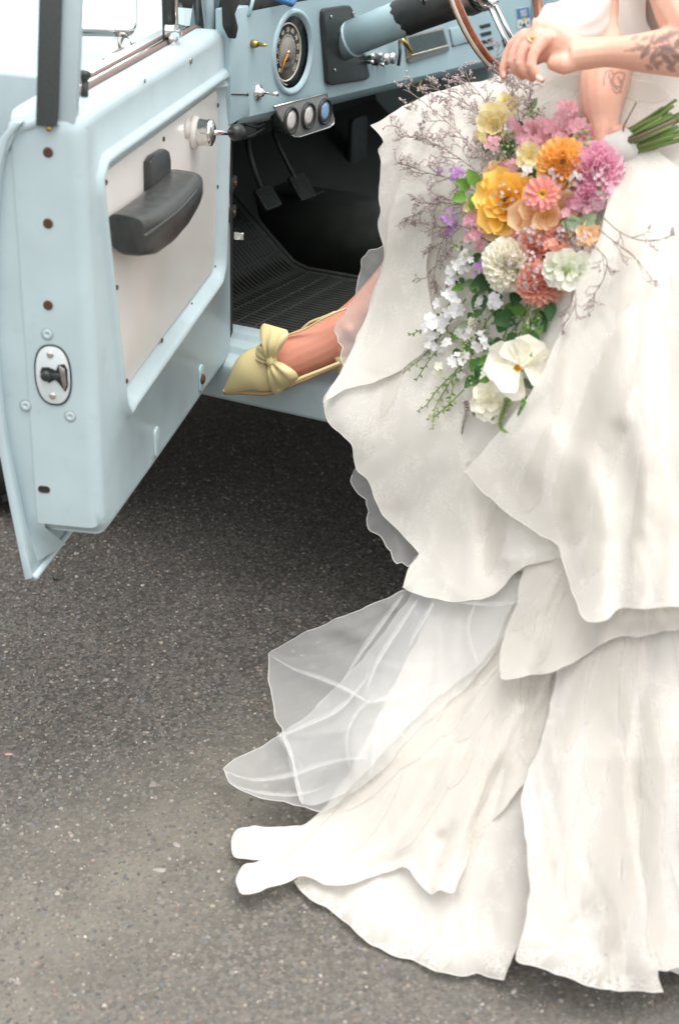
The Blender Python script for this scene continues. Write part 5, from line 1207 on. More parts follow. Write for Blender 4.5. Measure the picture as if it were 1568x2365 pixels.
S1B = [(1440, 330), (1405, 440), (1388, 530), (1345, 630), (1290, 770), (1235, 890), (1150, 1000), (1072, 1088), (1072, 1088), (1110, 1130), (1180, 1190), (1292, 1262), (1292, 1262), (1305, 1320), (1325, 1375), (1345, 1424), (1375, 1437), (1405, 1429), (1425, 1404), (1480, 1406), (1580, 1400), (1760, 1400), (1760, 800), (1680, 560), (1600, 430), (1520, 350)]
sheet('over_skirt_front', S1B, M['lace'], .108, crease_net(S1B, 1470, 200, 44, 17, .008, .3) + [([(1420, 420), (1380, 600), (1290, 830), (1190, 980)], .020, 34, 's'), ([(1180, 1010), (1300, 1100), (1290, 1250)], .018, 60, 'r'), ([(1240, 1030), (1370, 1180), (1370, 1430)], .030, 50, 'r='), ([(1440, 1000), (1440, 1200), (1425, 1400)], -.024, 30, 'r='), ([(1290, 1000), (1310, 1130), (1300, 1250)], -.014, 34, 'r'), ([(1490, 560), (1450, 800), (1480, 1100)], .024, 60, 'r'), ([(1560, 480), (1520, 700), (1540, 1000), (1500, 1400)], -.018, 36, 'r')],
      [(12, 230, .010, .2), (20, 90, .003, .9)], hem=[((1072, 1088), (1292, 1262)), ((1292, 1262), (1580, 1400))], label='front width of the lace over-skirt falling from the lap', fans=[(1470, 200, 18, .010, .2, 250, 1150), (1470, 200, 46, .006, 1.1, 350, 1150)])
# under-tier just below the front width (right side), pleated
S2 = [(1240, 1240), (1190, 1400), (1160, 1480), (1155, 1562), (1210, 1562), (1290, 1545), (1370, 1500), (1420, 1470), (1470, 1472), (1510, 1462), (1560, 1455), (1720, 1450), (1760, 1280), (1400, 1230)]
sheet('pleated_under_tier', S2, M['organza'], .076, crease_net(S2, 1440, 1000, 30, 18) + [([(1260, 1340), (1220, 1450), (1180, 1560)], .024, 26, 'r='), ([(1330, 1420), (1300, 1480), (1270, 1550)], .02, 26, 'r='), ([(1430, 1400), (1400, 1440), (1380, 1500)], .018, 22, 'r'), ([(1560, 1430), (1480, 1430), (1420, 1440)], .012, 18, 'r')],
      [(5, 120, .005, .6)], hem=[((1155, 1562), (1560, 1455))], fans=[(1440, 1000, 36, .014, .8, 200, 560), (1440, 1000, 90, .006, .3, 250, 560)])
# bodice and the draped off-shoulder sleeve
limbB = cat_rom([np.array([*pt(a), a[3]]) for a in [(1692, 300, 2.65, .166), (1648, 150, 2.60, .142), (1612, 20, 2.545, .134), (1612, -90, 2.52, .148), (1613, -150, 2.515, .146)]], .02, False)
mk('bodice', tube(limbB[:, :3], limbB[:, 3], 36, cap=False), M['satin'], PE)
bo = tps([(1430, 0, 2.40), (1490, 70, 2.38), (1440, 90, 2.38), (1560, 0, 2.42), (1440, -100, 2.42), (1420, 60, 2.39)])
sheet('bodice_edge', [(1428, -90), (1430, 0), (1426, 40), (1432, 70), (1446, 92), (1470, 96), (1496, 88), (1506, 82), (1494, 55), (1490, 20), (1489, -20), (1486, -90)], M['satin'], 0, [([(1440, -60), (1450, 30), (1470, 90)], .008, 16, 'r=')], parent=PE, zmin=-9, depth=bo, hem=[((1496, 88), (1489, -20))])
sd_ = tps([(1250, 30, 2.40), (1300, 80, 2.36), (1400, 80, 2.40), (1430, 0, 2.44), (1300, 0, 2.42), (1350, 40, 2.37), (1360, -100, 2.46), (1440, -120, 2.48)])
sheet('draped_sleeve', [(1256, 12), (1247, 34), (1234, 56), (1250, 66), (1280, 78), (1326, 92), (1371, 90), (1400, 80), (1428, 52), (1434, 0), (1436, -120), (1330, -120), (1300, -20), (1290, 2)], M['satin'], 0, [([(1430, 30), (1390, 70), (1330, 84), (1250, 60)], .012, 12, 'r='), ([(1430, -20), (1370, 40), (1300, 60), (1245, 40)], .016, 18, 'r='), ([(1420, -90), (1350, -10), (1290, 20)], .012, 16, 'r=')], [(70, 40, .002, .2)], parent=PE, zmin=-9, depth=sd_, hem=[((1247, 34), (1400, 80))], label='off-shoulder sleeve draped over the upper arm')

# sheer pleats: narrow doubled bands of cloth lying along the gathers of each width
def pleats(on, ox, oy, n, seed, w=(8, 26), L=(160, 420), mat='organza_fold', lift=.0035, spread=.12):
    P, cy, par = CY_[on]; r = random.Random(seed); a, b = P.min(0), np.minimum(P.max(0), (1600, 2320)); k = 0; tries = 0
    while k < n and tries < 4000:
        tries += 1; x, y = r.uniform(a[0], b[0]), r.uniform(a[1], b[1]); t = math.atan2(y-oy, x-ox)+r.gauss(0, spread); Ln = r.uniform(*L); bend = r.uniform(-.12, .12)
        C_ = [np.array([x-cos(t-bend)*Ln*.5, y-sin(t-bend)*Ln*.5]), np.array([x, y]), np.array([x+cos(t+bend)*Ln*.5, y+sin(t+bend)*Ln*.5])]
        C_ = cat_rom(C_, 18, False); m = len(C_); w0 = r.uniform(*w); up = []; dn = []; sk = r.uniform(.3, 1.)
        for i in range(m):
            d = C_[min(i+1, m-1)]-C_[max(i-1, 0)]; d /= np.linalg.norm(d); q = np.array([-d[1], d[0]]); s = i/(m-1); ww = w0*(.04+s**sk)*(1-.85*max(0, s-.8)/.2)
            up.append(C_[i]+q*ww); dn.append(C_[i]-q*ww)
        O_ = np.array(up+dn[::-1])
        if not inside(P, O_).all(): continue
        sheet('pleat', [tuple(q) for q in O_], M[mat], lift, (), (), step=9, edge=9, depth=cy, parent=par, wob=1.); k += 1
pleats('crepe_tier', 1330, 1180, 26, 31)
pleats('lace_train', 1380, 1250, 14, 32)
pleats('lace_train_panel', 1480, 1000, 30, 33, (8, 30), (180, 520))
pleats('over_skirt_front', 1470, 200, 20, 34, (10, 40), (180, 520))
pleats('over_skirt', 1330, 180, 20, 35, (8, 30), (160, 420))
pleats('pleated_under_tier', 1440, 1000, 8, 36, (6, 16), (80, 180))
# ------------------------------------------------------------------ the bouquet
BQ = empty('bouquet', pt((1290, 420, 2.30)), label='loose garden bouquet of orange, pink and cream flowers lying on the lap', cat='bouquet')
def petal_mat(name, c1, c2, tip=None, trans=.3):
    """petal: own tone per petal, base-to-tip blush, translucency"""
    m, t, b, o = nodes(name); oi = nn(t, 'ShaderNodeObjectInfo'); tc = nn(t, 'ShaderNodeTexCoord'); sx = nn(t, 'ShaderNodeSeparateXYZ'); t.links.new(tc.outputs['Object'], sx.inputs[0])
    nz = nn(t, 'ShaderNodeTexNoise', Scale=5., Detail=4.); t.links.new(tc.outputs['Object'], nz.inputs['Vector'])
    base = mix(t, oi.outputs['Random'], c1, c2); base = mix(t, 1., base, ramp(t, nz.outputs[0], [(.3, .82), (.7, 1.12)]), 'MULTIPLY')
    if tip is not None: base = mix(t, ramp(t, sx.outputs[0], [(.35, 0.), (1., 1.)]), base, tip)
    t.links.new(base, b.inputs['Base Color']); b.inputs['Roughness'].default_value = .55; b.inputs['Specular IOR Level'].default_value = .3
    tl = nn(t, 'ShaderNodeBsdfTranslucent'); t.links.new(base, tl.inputs['Color']); ms = nn(t, 'ShaderNodeMixShader', Fac=trans)
    t.links.new(b.outputs[0], ms.inputs[1]); t.links.new(tl.outputs[0], ms.inputs[2]); t.links.new(ms.outputs[0], o.inputs[0]); return m
K = {}
K['orange'] = petal_mat('orange_petal', (.92, .48, .09), (.94, .57, .16), (.94, .64, .26))
K['gold'] = petal_mat('golden_petal', (.88, .47, .04), (.90, .56, .08), (.92, .62, .16))
K['peach'] = petal_mat('peach_petal', (.92, .54, .26), (.93, .63, .36), (.94, .70, .46))
K['coral'] = petal_mat('coral_petal', (.86, .36, .26), (.88, .46, .36), (.90, .56, .46))
K['salmon'] = petal_mat('salmon_zinnia_petal', (.86, .27, .25), (.88, .36, .32), (.90, .46, .40))
K['pink'] = petal_mat('pink_petal', (.87, .37, .52), (.90, .51, .63), (.92, .65, .74))
K['rose'] = petal_mat('rose_stock_petal', (.78, .36, .42), (.84, .50, .54), (.87, .62, .66))
K['cream'] = petal_mat('cream_petal', (.90, .86, .70), (.92, .88, .75), (.93, .90, .80), .25)
K['white'] = petal_mat('white_petal', (.86, .84, .83), (.90, .89, .88), (.90, .88, .89), .25)
K['lemon'] = petal_mat('lemon_petal', (.84, .68, .26), (.88, .76, .42), (.88, .80, .55))
K['pale'] = petal_mat('pale_green_white_petal', (.76, .80, .60), (.84, .85, .74), (.88, .87, .80))
K['lilac'] = petal_mat('lilac_floret', (.38, .18, .44), (.56, .34, .62), None)
K['haze'] = petal_mat('dusty_mauve_floret', (.50, .40, .41), (.66, .56, .56), None)
K['green'] = petal_mat('fresh_green_leaf', (.10, .24, .035), (.17, .33, .06), None, .3)
K['dkgreen'] = petal_mat('dark_green_leaf', (.035, .10, .03), (.06, .155, .04), None, .2)
K['bud'] = petal_mat('pale_green_bud', (.30, .40, .15), (.46, .54, .26), None, .25)
K['sage'] = petal_mat('sage_leaf', (.17, .24, .14), (.25, .32, .20), None, .25)
K['stem'] = petal_mat('green_stem', (.15, .24, .06), (.26, .36, .12), None, .1)
K['twig'] = petal_mat('brown_twig', (.20, .16, .12), (.28, .21, .17), None, .05)
K['eye'] = petal_mat('yellow_stamen', (.78, .48, .03), (.85, .60, .06), None, .1)
K['brown'] = petal_mat('brown_flower_eye', (.20, .10, .04), (.30, .17, .06), None, .05)
def petal(width, cup, curl, point, ruff=0., nu=7, nv=5):
    """unit petal along +x, face up +z"""
    V = []; Fc = []
    for i in range(nu):
        s = i/(nu-1); w = width*(sin(pi*min(1., (s*.93+.07))**point))**.75 if i < nu-1 else width*(.16 if point < 1.25 else .5)
        for k in range(nv):
            u = (k-(nv-1)/2)/((nv-1)/2); z = cup*(u*u)*w*1.2 + curl*s*s + ruff*sin(5*u+7*s)*s*.12
            V.append((s, u*w, z))
    for i in range(nu-1):
        for k in range(nv-1): Fc.append((i*nv+k, (i+1)*nv+k, (i+1)*nv+k+1, i*nv+k+1))
    return V, Fc
PM = {}
def pmesh(key, mat, *a, **k):
    kk = key+'_'+mat
    if kk not in PM:
        v, f = petal(*a, **k); me = bpy.data.meshes.new(kk); me.from_pydata(v, [], f); me.polygons.foreach_set('use_smooth', [True]*len(f)); me.materials.append(K[mat]); PM[kk] = me
    return PM[kk]
rb = random.Random(11)
# where the cloth of the lap lies, so that the flowers rest on it
GX = np.arange(840., 1660., 6.); GY = np.arange(100., 1120., 6.); _q = np.stack(np.meshgrid(GX, GY), -1).reshape(-1, 2)
LAP = GD(_q)
for P_o, fy in TOPS:
    m_ = inside(P_o, _q); LAP[m_] = np.minimum(LAP[m_], fy(_q[m_]))
LAP = LAP.reshape(len(GY), len(GX))
def fpos(px, py, lift):
    x = min(max((px-GX[0])/6., 0), len(GX)-1.001); y = min(max((py-GY[0])/6., 0), len(GY)-1.001); i, j = int(y), int(x); u, v = x-j, y-i
    yy = LAP[i, j]*(1-u)*(1-v)+LAP[i, j+1]*u*(1-v)+LAP[i+1, j]*(1-u)*v+LAP[i+1, j+1]*u*v
    return aty(px, py, yy-.004-lift*.85)
def fr_of(n):
    n = N(n); a = N(np.cross(UU, n)); return n, a, np.cross(n, a)
def Mx(c, X, Y, Z):
    return Matrix(((X[0], Y[0], Z[0], c[0]), (X[1], Y[1], Z[1], c[1]), (X[2], Y[2], Z[2], c[2]), (0, 0, 0, 1)))
def look(px, py, tx=0., ty=0.): return N(-N(ray(px, py)) + RR*tx + UU*ty)
PXM = 2.45/F     # metres per px at the lap
def bloom(name, px, py, Rpx, lift, mat, rows, pk, core=.4, core_mat=None, tx=0., ty=0., label=None, stretch=(1, 1), jit=.12):
    """rows: (theta, tilt, length, width factor, count); one petal object each"""
    R0 = Rpx*1.14*PXM; c = fpos(px, py, lift); n, a, b = fr_of(look(px, py, tx, ty))
    cr = R0*core
    o = mk(name, lathe(c-n*cr*.7, n, [(0, -cr*.2), (cr*.7, 0), (cr, cr*.45), (cr*.8, cr*.95), (cr*.4, cr*1.2), (0, cr*1.25)], 14), K[core_mat or mat], BQ, label=label)
    WLc = WL[o.name]
    for ri, (th, tilt, ln, wd, cnt) in enumerate(rows):
        off = rb.random()*6.28
        for k in range(cnt):
            ph = off+2*pi*(k+rb.uniform(-jit, jit)*1.2)/cnt; rad = (a*cos(ph)*stretch[0]+b*sin(ph)*stretch[1]); rad_n = N(rad); tan = N(np.cross(n, rad_n))
            t = radians(th+rb.uniform(-6, 6)); base = c + (n*cos(t)*.75+rad*sin(t))*cr*.8
            t2 = t+radians(tilt+rb.uniform(-8, 8)); d = n*cos(t2)+rad_n*sin(t2); z = np.cross(d, tan); z = z if (z@n) > 0 or t2 < .3 else -z
            if z@(n*sin(t2)-rad_n*cos(t2)) < 0: z = -z
            L = R0*ln*rb.uniform(1-jit, 1+jit); y = np.cross(z, d)
            inst('petal', pmesh(*pk), Mx(base, d*L, y*L*wd, z*L), o)
    return o
DAH = lambda m: ('dahlia', m, .32, 1.0, .12, 1.2)
RND = lambda m: ('round', m, .46, .5, .12, 1.5)
RUF = lambda m: ('ruffle', m, .50, .45, .18, 1.7, .5)
def ball(n, l=.42): return [(6, 0, l*.6, .8, 5), (18, 2, l*.7, .9, 8), (30, 4, l*.8, 1, int(n*.5)), (43, 6, l*.9, 1, int(n*.7)), (56, 8, l*.95, 1.05, int(n*.85)), (70, 9, l, 1.1, n), (84, 8, l, 1.1, n), (98, 4, l, 1.1, n)]
def pts_bloom():
    bloom('orange_dahlia', 1299, 381, 52, .085, 'orange', ball(22), DAH('orange'), .68, core_mat='orange', ty=.15)
    bloom('dahlia_eye', 1300, 374, 7, .127, 'brown', [(40, 0, 1., .9, 6)], DAH('brown'), .6)
    bloom('pink_dahlia', 1374, 402, 52, .05, 'pink', ball(22, .55), DAH('pink'), .66, tx=.45, stretch=(.9, 1.2))
    bloom('pink_dahlia', 1362, 455, 34, .045, 'pink', ball(18, .5), DAH('pink'), .6, tx=.45, ty=-.3)
    bloom('golden_peony', 1174, 466, 52, .06, 'gold', [(15, 0, .5, 1, 4), (35, 8, .65, 1.1, 6), (58, 10, .8, 1.15, 7), (80, 10, .92, 1.2, 8), (95, 0, .95, 1.2, 8)], RND('gold'), .34, core_mat='orange', tx=-.2, ty=.1, jit=.2)
    bloom('peach_peony', 1258, 492, 52, .045, 'peach', [(35, 8, .7, 1.1, 5), (62, 10, .9, 1.2, 6), (88, 4, 1., 1.2, 7)], RND('peach'), .3, core_mat='orange', ty=-.25, tx=.15, jit=.2)
    bloom('salmon_zinnia', 1252, 447, 31, .10, 'salmon', [(30, 30, .45, .9, 8), (55, 20, .62, .95, 11), (80, 5, .72, 1, 13), (95, 0, .72, 1, 13)], ('zin', 'salmon', .30, .4, -.06, 1.6), .42, core_mat='eye')
    bloom('zinnia_eye', 1252, 448, 9, .128, 'eye', [(50, 0, .8, .9, 9)], DAH('eye'), .7, core_mat='brown')
    bloom('cream_dahlia', 1176, 611, 52, .07, 'cream', ball(20, .5), ('cdahlia', 'cream', .36, .9, .05, 1.3), .62, ty=-.05)
    bloom('coral_dahlia', 1248, 654, 46, .045, 'coral', ball(20, .5), DAH('coral'), .62, ty=-.35)
    bloom('coral_dahlia', 1232, 578, 38, .045, 'coral', ball(18, .5), DAH('coral'), .62)
    bloom('scabious', 1308, 620, 40, .055, 'pale', [(40, 20, .5, 1, 6), (75, 8, .75, 1.1, 8), (95, 0, .8, 1.1, 8)], RUF('pale'), .36, core_mat='bud', ty=-.2, stretch=(1.1, .7))
    bloom('white_poppy', 1204, 847, 58, .05, 'white', [(62, 20, .85, 1.25, 3), (75, 20, .95, 1.3, 4)], RUF('cream'), .12, core_mat='cream', tx=-.25, ty=-.1, stretch=(1.05, .85))
    bloom('poppy_stamens', 1194, 850, 11, .080, 'eye', [(20, 20, .6, .5, 7), (45, 10, .8, .5, 12)], DAH('eye'), .5, core_mat='eye')
    bloom('cream_rose', 1134, 927, 32, .03, 'cream', [(30, 10, .6, 1.1, 5), (65, 8, .85, 1.2, 6), (92, 0, .95, 1.2, 7)], RND('cream'), .3, ty=-.2)
    bloom('lemon_snapdragon', 1143, 290, 36, .035, 'lemon', [(25, 20, .6, 1, 5), (55, 15, .8, 1.1, 7), (85, 5, .9, 1.1, 8)], RUF('lemon'), .3, stretch=(.8, 1.2), tx=-.2)
    bloom('lemon_snapdragon', 1172, 243, 22, .03, 'lemon', [(35, 20, .7, 1, 5), (75, 8, .9, 1.1, 6)], RUF('lemon'), .3, ty=.3)
    bloom('lemon_snapdragon', 1222, 362, 24, .07, 'lemon', [(35, 20, .7, 1, 5), (75, 8, .9, 1.1, 7)], RUF('lemon'), .3)
    bloom('lemon_snapdragon', 1095, 478, 18, .04, 'lemon', [(40, 15, .8, 1.1, 5), (80, 5, .95, 1.1, 6)], RND('lemon'), .3)
    bloom('orange_ranunculus', 1143, 520, 28, .045, 'peach', [(40, 15, .8, 1.1, 5), (80, 5, .95, 1.1, 6)], RND('peach'), .3, core_mat='coral')
    bloom('orange_ranunculus', 1150, 402, 26, .035, 'orange', [(40, 15, .8, 1.1, 5), (80, 5, .95, 1.1, 6)], RND('peach'), .3, core_mat='orange')
    bloom('coral_dahlia', 1205, 548, 26, .05, 'coral', ball(14, .55), DAH('coral'), .5)
    bloom('coral_dahlia', 1283, 545, 24, .045, 'coral', ball(14, .55), DAH('coral'), .5, tx=.2)
    bloom('peach_peony', 1118, 470, 26, .035, 'peach', [(40, 15, .8, 1.1, 5), (80, 5, .95, 1.1, 6)], RND('peach'), .3, core_mat='coral', tx=-.3)
    bloom('peach_peony', 1196, 520, 30, .035, 'peach', [(40, 15, .8, 1.1, 5), (80, 5, .95, 1.1, 6)], RND('peach'), .3, core_mat='coral')
    bloom('pink_dahlia', 1398, 360, 26, .03, 'pink', ball(16, .55), DAH('pink'), .5, tx=.5)
    bloom('orange_ranunculus', 1356, 545, 24, .03, 'orange', [(40, 15, .8, 1.1, 5), (80, 5, .95, 1.1, 6)], RND('peach'), .3, core_mat='gold', tx=.3)
pts_bloom()
# clusters of four-petalled florets on a short stalk: stock, statice, phlox
def floret_mesh(key, mat, ruff=.3, wid=.46):
    kk = 'floret_'+mat
    if kk not in PM:
        V = []; Fc = []; b0 = 0
        for q in range(5):
            v, f = petal(wid*.9, .22, .16, 1.7, ruff, 7, 5); a = 2*pi/5*q+.12*q
            V += [(x*cos(a)-y*sin(a), x*sin(a)+y*cos(a), z+.02*q) for x, y, z in v]; Fc += [tuple(i+b0 for i in g) for g in f]; b0 = len(V)
        me = bpy.data.meshes.new(kk); me.from_pydata(V, [], Fc); me.polygons.foreach_set('use_smooth', [True]*len(Fc)); me.materials.append(K[mat]); PM[kk] = me
    return PM[kk]
def bud_mesh(mat):
    kk = 'bud_'+mat
    if kk not in PM:
        v, f = lathe((0, 0, 0), (1., 0, 0), [(0, 0), (.28, .15), (.40, .42), (.30, .75), (.08, 1.), (0, 1.02)], 8, ref=(0, 0, 1.)); me = bpy.data.meshes.new(kk); me.from_pydata([tuple(x) for x in v], [], [tuple(g) for g in f]); me.polygons.foreach_set('use_smooth', [True]*len(f)); me.materials.append(K[mat]); PM[kk] = me
    return PM[kk]
def cluster(name, px, py, rx, ry, lift, mat, n, size, depth=.02, kind='floret', tx=0., ty=0.):
    c = fpos(px, py, lift); nrm = look(px, py, tx, ty)
    o = mk(name, tube([c-nrm*.03-UU*.01, c-nrm*.01, c+nrm*.004], [.0022, .002, .001], 6), K['stem'], BQ)
    for i in range(n):
        ph = rb.random()*6.28; q = sqrt((i+.5)/n); u, v = q*cos(ph), q*sin(ph)
        p = fpos(px+u*rx, py+v*ry, lift) + nrm*depth*(1-q*q)*rb.uniform(.4, 1.)
        d = N(nrm + RR*u*.9 - UU*v*.9 + RR*rb.uniform(-.35, .35) + UU*rb.uniform(-.35, .35))
        s = size*PXM*rb.uniform(.75, 1.2)
        if kind == 'floret':
            z, a, b = fr_of(d); t = rb.random()*6.28; inst('floret', floret_mesh('f', mat), Mx(p, (a*cos(t)+b*sin(t))*s, (b*cos(t)-a*sin(t))*s, z*s), o)
        else:
            z, a, b = fr_of(d); inst('bud', bud_mesh(mat), Mx(p, z*s*1.5, a*s*1.2, b*s*1.2), o)
    return o
for a in [('pink_stock', 1303, 262, 26, 24, .035, 'rose', 8, 15), ('pink_stock', 1212, 292, 34, 26, .045, 'rose', 10, 16), ('pink_stock', 1268, 296, 36, 30, .05, 'rose', 11, 17), ('pink_stock', 1222, 338, 32, 24, .055, 'rose', 8, 15), ('pink_stock', 1330, 300, 28, 24, .04, 'rose', 8, 15), ('pink_stock', 1350, 350, 22, 22, .04, 'pink', 7, 12), ('pink_stock', 1385, 345, 20, 26, .03, 'pink', 7, 11),
          ('pink_stock', 1110, 512, 30, 26, .05, 'rose', 9, 15), ('pink_stock', 1103, 552, 22, 26, .045, 'rose', 7, 13), ('pink_stock', 1362, 482, 14, 14, .035, 'rose', 4, 11), ('pink_stock', 1180, 560, 22, 14, .06, 'coral', 5, 12),
          ('white_stock', 1222, 398, 26, 16, .065, 'white', 7, 10), ('white_stock', 1033, 712, 30, 34, .04, 'white', 9, 15), ('white_stock', 1004, 752, 30, 26, .035, 'white', 9, 14), ('white_stock', 1150, 694, 18, 20, .05, 'white', 5, 13), ('white_stock', 1056, 628, 26, 24, .035, 'white', 7, 12), ('white_stock', 1020, 790, 26, 20, .03, 'white', 6, 11), ('white_stock', 1112, 790, 22, 22, .035, 'white', 6, 11), ('white_stock', 1060, 840, 26, 26, .03, 'white', 7, 11), ('white_stock', 1095, 700, 20, 20, .035, 'white', 5, 10), ('white_stock', 1330, 400, 10, 8, .11, 'white', 3, 6),
          ('pink_stock', 1290, 330, 26, 18, .045, 'rose', 7, 13), ('pink_stock', 1180, 385, 22, 16, .045, 'rose', 6, 12), ('pink_stock', 1140, 340, 20, 20, .04, 'rose', 5, 11), ('pink_stock', 1330, 460, 22, 22, .045, 'pink', 7, 12), ('pink_stock', 1300, 500, 20, 20, .04, 'rose', 6, 11), ('pink_stock', 1280, 570, 26, 20, .05, 'coral', 7, 12), ('pink_stock', 1205, 540, 30, 18, .055, 'coral', 8, 13), ('pink_stock', 1390, 385, 18, 20, .03, 'pink', 6, 11), ('pink_stock', 1395, 430, 16, 22, .03, 'pink', 6, 10), ('white_stock', 1080, 600, 20, 18, .04, 'white', 5, 10), ('white_stock', 1270, 600, 14, 14, .05, 'white', 4, 9), ('white_stock', 1040, 660, 22, 22, .03, 'white', 6, 11), ('white_stock', 1170, 800, 16, 16, .03, 'pale', 5, 9), ('white_stock', 1075, 760, 20, 24, .03, 'white', 6, 11), ('white_stock', 1130, 870, 20, 20, .03, 'pale', 5, 10), ('white_stock', 985, 790, 16, 14, .025, 'white', 4, 9), ('white_stock', 1015, 850, 20, 16, .025, 'pale', 5, 9), ('white_stock', 1170, 300, 16, 14, .03, 'white', 4, 9), ('lemon_stock', 1120, 315, 18, 18, .03, 'lemon', 6, 11), ('lemon_stock', 1160, 270, 18, 16, .03, 'lemon', 5, 11),
          ('lilac_statice', 1036, 512, 17, 34, .035, 'lilac', 20, 6), ('lilac_statice', 1055, 404, 20, 16, .03, 'lilac', 14, 6), ('lilac_statice', 1112, 620, 26, 18, .05, 'lilac', 22, 6.5), ('lilac_statice', 1012, 394, 8, 8, .02, 'lilac', 5, 5),
          ('mauve_haze', 1300, 540, 34, 24, .05, 'haze', 20, 5), ('mauve_haze', 1265, 400, 22, 16, .115, 'haze', 9, 4.5), ('mauve_haze', 1310, 415, 34, 26, .125, 'haze', 14, 4.2), ('mauve_haze', 1165, 455, 34, 30, .112, 'haze', 13, 4.2), ('mauve_haze', 1225, 620, 26, 50, .095, 'haze', 24, 4.5), ('mauve_haze', 1385, 430, 24, 60, .085, 'haze', 24, 4.5), ('mauve_haze', 1225, 545, 34, 26, .085, 'haze', 18, 4.5), ('mauve_haze', 1195, 620, 34, 40, .115, 'haze', 12, 4.0), ('mauve_haze', 1345, 560, 26, 30, .045, 'haze', 18, 5)]:
    cluster(*a)
for a in [('green_bud_spray', 1345, 328, 20, 20, .075, 'bud', 10, 9), ('green_bud_spray', 1176, 332, 22, 24, .05, 'bud', 10, 8), ('green_bud_spray', 1240, 262, 22, 12, .05, 'bud', 7, 7), ('green_bud_spray', 1225, 245, 12, 14, .035, 'sage', 6, 7), ('green_bud_spray', 1066, 568, 18, 26, .04, 'bud', 9, 9), ('green_bud_spray', 1150, 360, 16, 26, .045, 'sage', 8, 8), ('green_bud_spray', 1075, 800, 26, 40, .03, 'bud', 12, 7), ('green_bud_spray', 1190, 760, 30, 26, .03, 'sage', 12, 7), ('green_bud_spray', 1120, 745, 26, 30, .03, 'sage', 12, 7), ('green_bud_spray', 1100, 880, 30, 26, .025, 'bud', 9, 7), ('green_bud_spray', 1225, 735, 16, 26, .03, 'bud', 8, 7)]:
    cluster(*a, kind='bud')
def leaf(px, py, ang, Lpx, wid, mat, lift, tilt=.3, roll=0., name='leaf'):
    c = fpos(px, py, lift); n = look(px, py); d = N(RR*cos(radians(ang))+UU*sin(radians(ang))+n*tilt); z = N(n-d*(n@d)); s = np.cross(z, d); z = N(z*cos(roll)+s*sin(roll)); y = np.cross(z, d); L = Lpx*PXM
    inst(name, pmesh('leaf%.1f' % wid, mat, wid, .25, -.10, .78), Mx(c, d*L, y*L, z*L), BQ)
for a in [(1075, 450, 200, 34, .4, 'green', .06), (1100, 425, 120, 36, .42, 'green', .06), (1100, 450, 250, 38, .42, 'green', .06), (1115, 430, 60, 30, .4, 'green', .06), (1085, 430, 160, 34, .4, 'green', .055), (1120, 450, 300, 30, .4, 'green', .055), (1150, 412, 30, 28, .4, 'green', .07), (1142, 418, 150, 24, .4, 'green', .06),
          (1125, 640, 210, 44, .34, 'dkgreen', .03), (1110, 680, 260, 52, .36, 'dkgreen', .03), (1140, 640, 280, 60, .3, 'dkgreen', .03), (1170, 720, 250, 50, .45, 'dkgreen', .03), (1185, 730, 200, 46, .45, 'dkgreen', .028), (1220, 770, 300, 44, .42, 'dkgreen', .03), (1195, 775, 220, 36, .45, 'dkgreen', .028), (1110, 825, 275, 48, .34, 'dkgreen', .03), (1095, 870, 230, 34, .36, 'dkgreen', .025), (1240, 720, 290, 48, .32, 'dkgreen', .02), (1200, 660, 250, 50, .34, 'dkgreen', .022), (1150, 560, 140, 34, .4, 'dkgreen', .04), (1112, 590, 220, 36, .4, 'dkgreen', .03),
          (1330, 500, 250, 40, .42, 'sage', .05), (1345, 520, 40, 34, .42, 'sage', .05), (1330, 525, 160, 34, .4, 'sage', .045), (1270, 540, 300, 44, .26, 'dkgreen', .04), (1290, 570, 240, 40, .26, 'dkgreen', .04), (1325, 580, 290, 36, .3, 'dkgreen', .035), (1270, 700, 270, 40, .3, 'dkgreen', .018), (1240, 590, 330, 30, .3, 'dkgreen', .05), (1295, 470, 330, 34, .3, 'dkgreen', .03), (1210, 540, 300, 30, .3, 'dkgreen', .03), (1150, 250, 120, 22, .3, 'sage', .03), (1225, 250, 60, 26, .3, 'sage', .04), (1180, 705, 330, 44, .3, 'green', .028), (1070, 660, 200, 30, .34, 'green', .03), (1055, 690, 240, 30, .3, 'green', .028)] + [(1050+200*rb.random(), 640+240*rb.random(), rb.uniform(190, 330), rb.uniform(22, 40), .3, rb.choice(('green', 'sage', 'dkgreen', 'sage')), rb.uniform(.012, .03)) for _ in range(46)] + [(1110+250*rb.random(), 290+320*rb.random(), rb.uniform(0, 360), rb.uniform(24, 38), .34, rb.choice(('dkgreen', 'sage', 'green')), rb.uniform(.015, .03)) for _ in range(50)]:
    leaf(*a)
# trailing stems hanging over the skirt
def trail(name, pts, bud, n, size, lift=.012, rad=.0012, fl=None):
    P = cat_rom([np.array(p, float) for p in pts], 8, False); c = np.array([fpos(p[0], p[1], lift+.01*sin(i*.3)) for i, p in enumerate(P)])
    o = mk(name, tube(c, np.linspace(rad*1.5, rad*.6, len(c)), 6), K['stem'], BQ)
    for i in range(n):
        s = .25+.75*(i+.5)/n; k = int(s*(len(c)-1)); d = N(c[min(k+1, len(c)-1)]-c[max(k-1, 0)]); sd = 1 if i % 2 else -1; nr = look(*P[k]); side = np.cross(d, nr)*sd
        dd = N(d*.5+side*.8+nr*rb.uniform(0, .5)); sz = size*PXM*(1.25-.6*s)*rb.uniform(.8, 1.2); z, a, b = fr_of(dd)
        if fl and rb.random() < .5*(1.2-s): inst('floret', floret_mesh('f', fl), Mx(c[k]+dd*.004, a*sz*1.3, b*sz*1.3, z*sz*1.3), o)
        else: inst('bud', bud_mesh(bud), Mx(c[k], dd*sz*1.6, a*sz, b*sz), o)
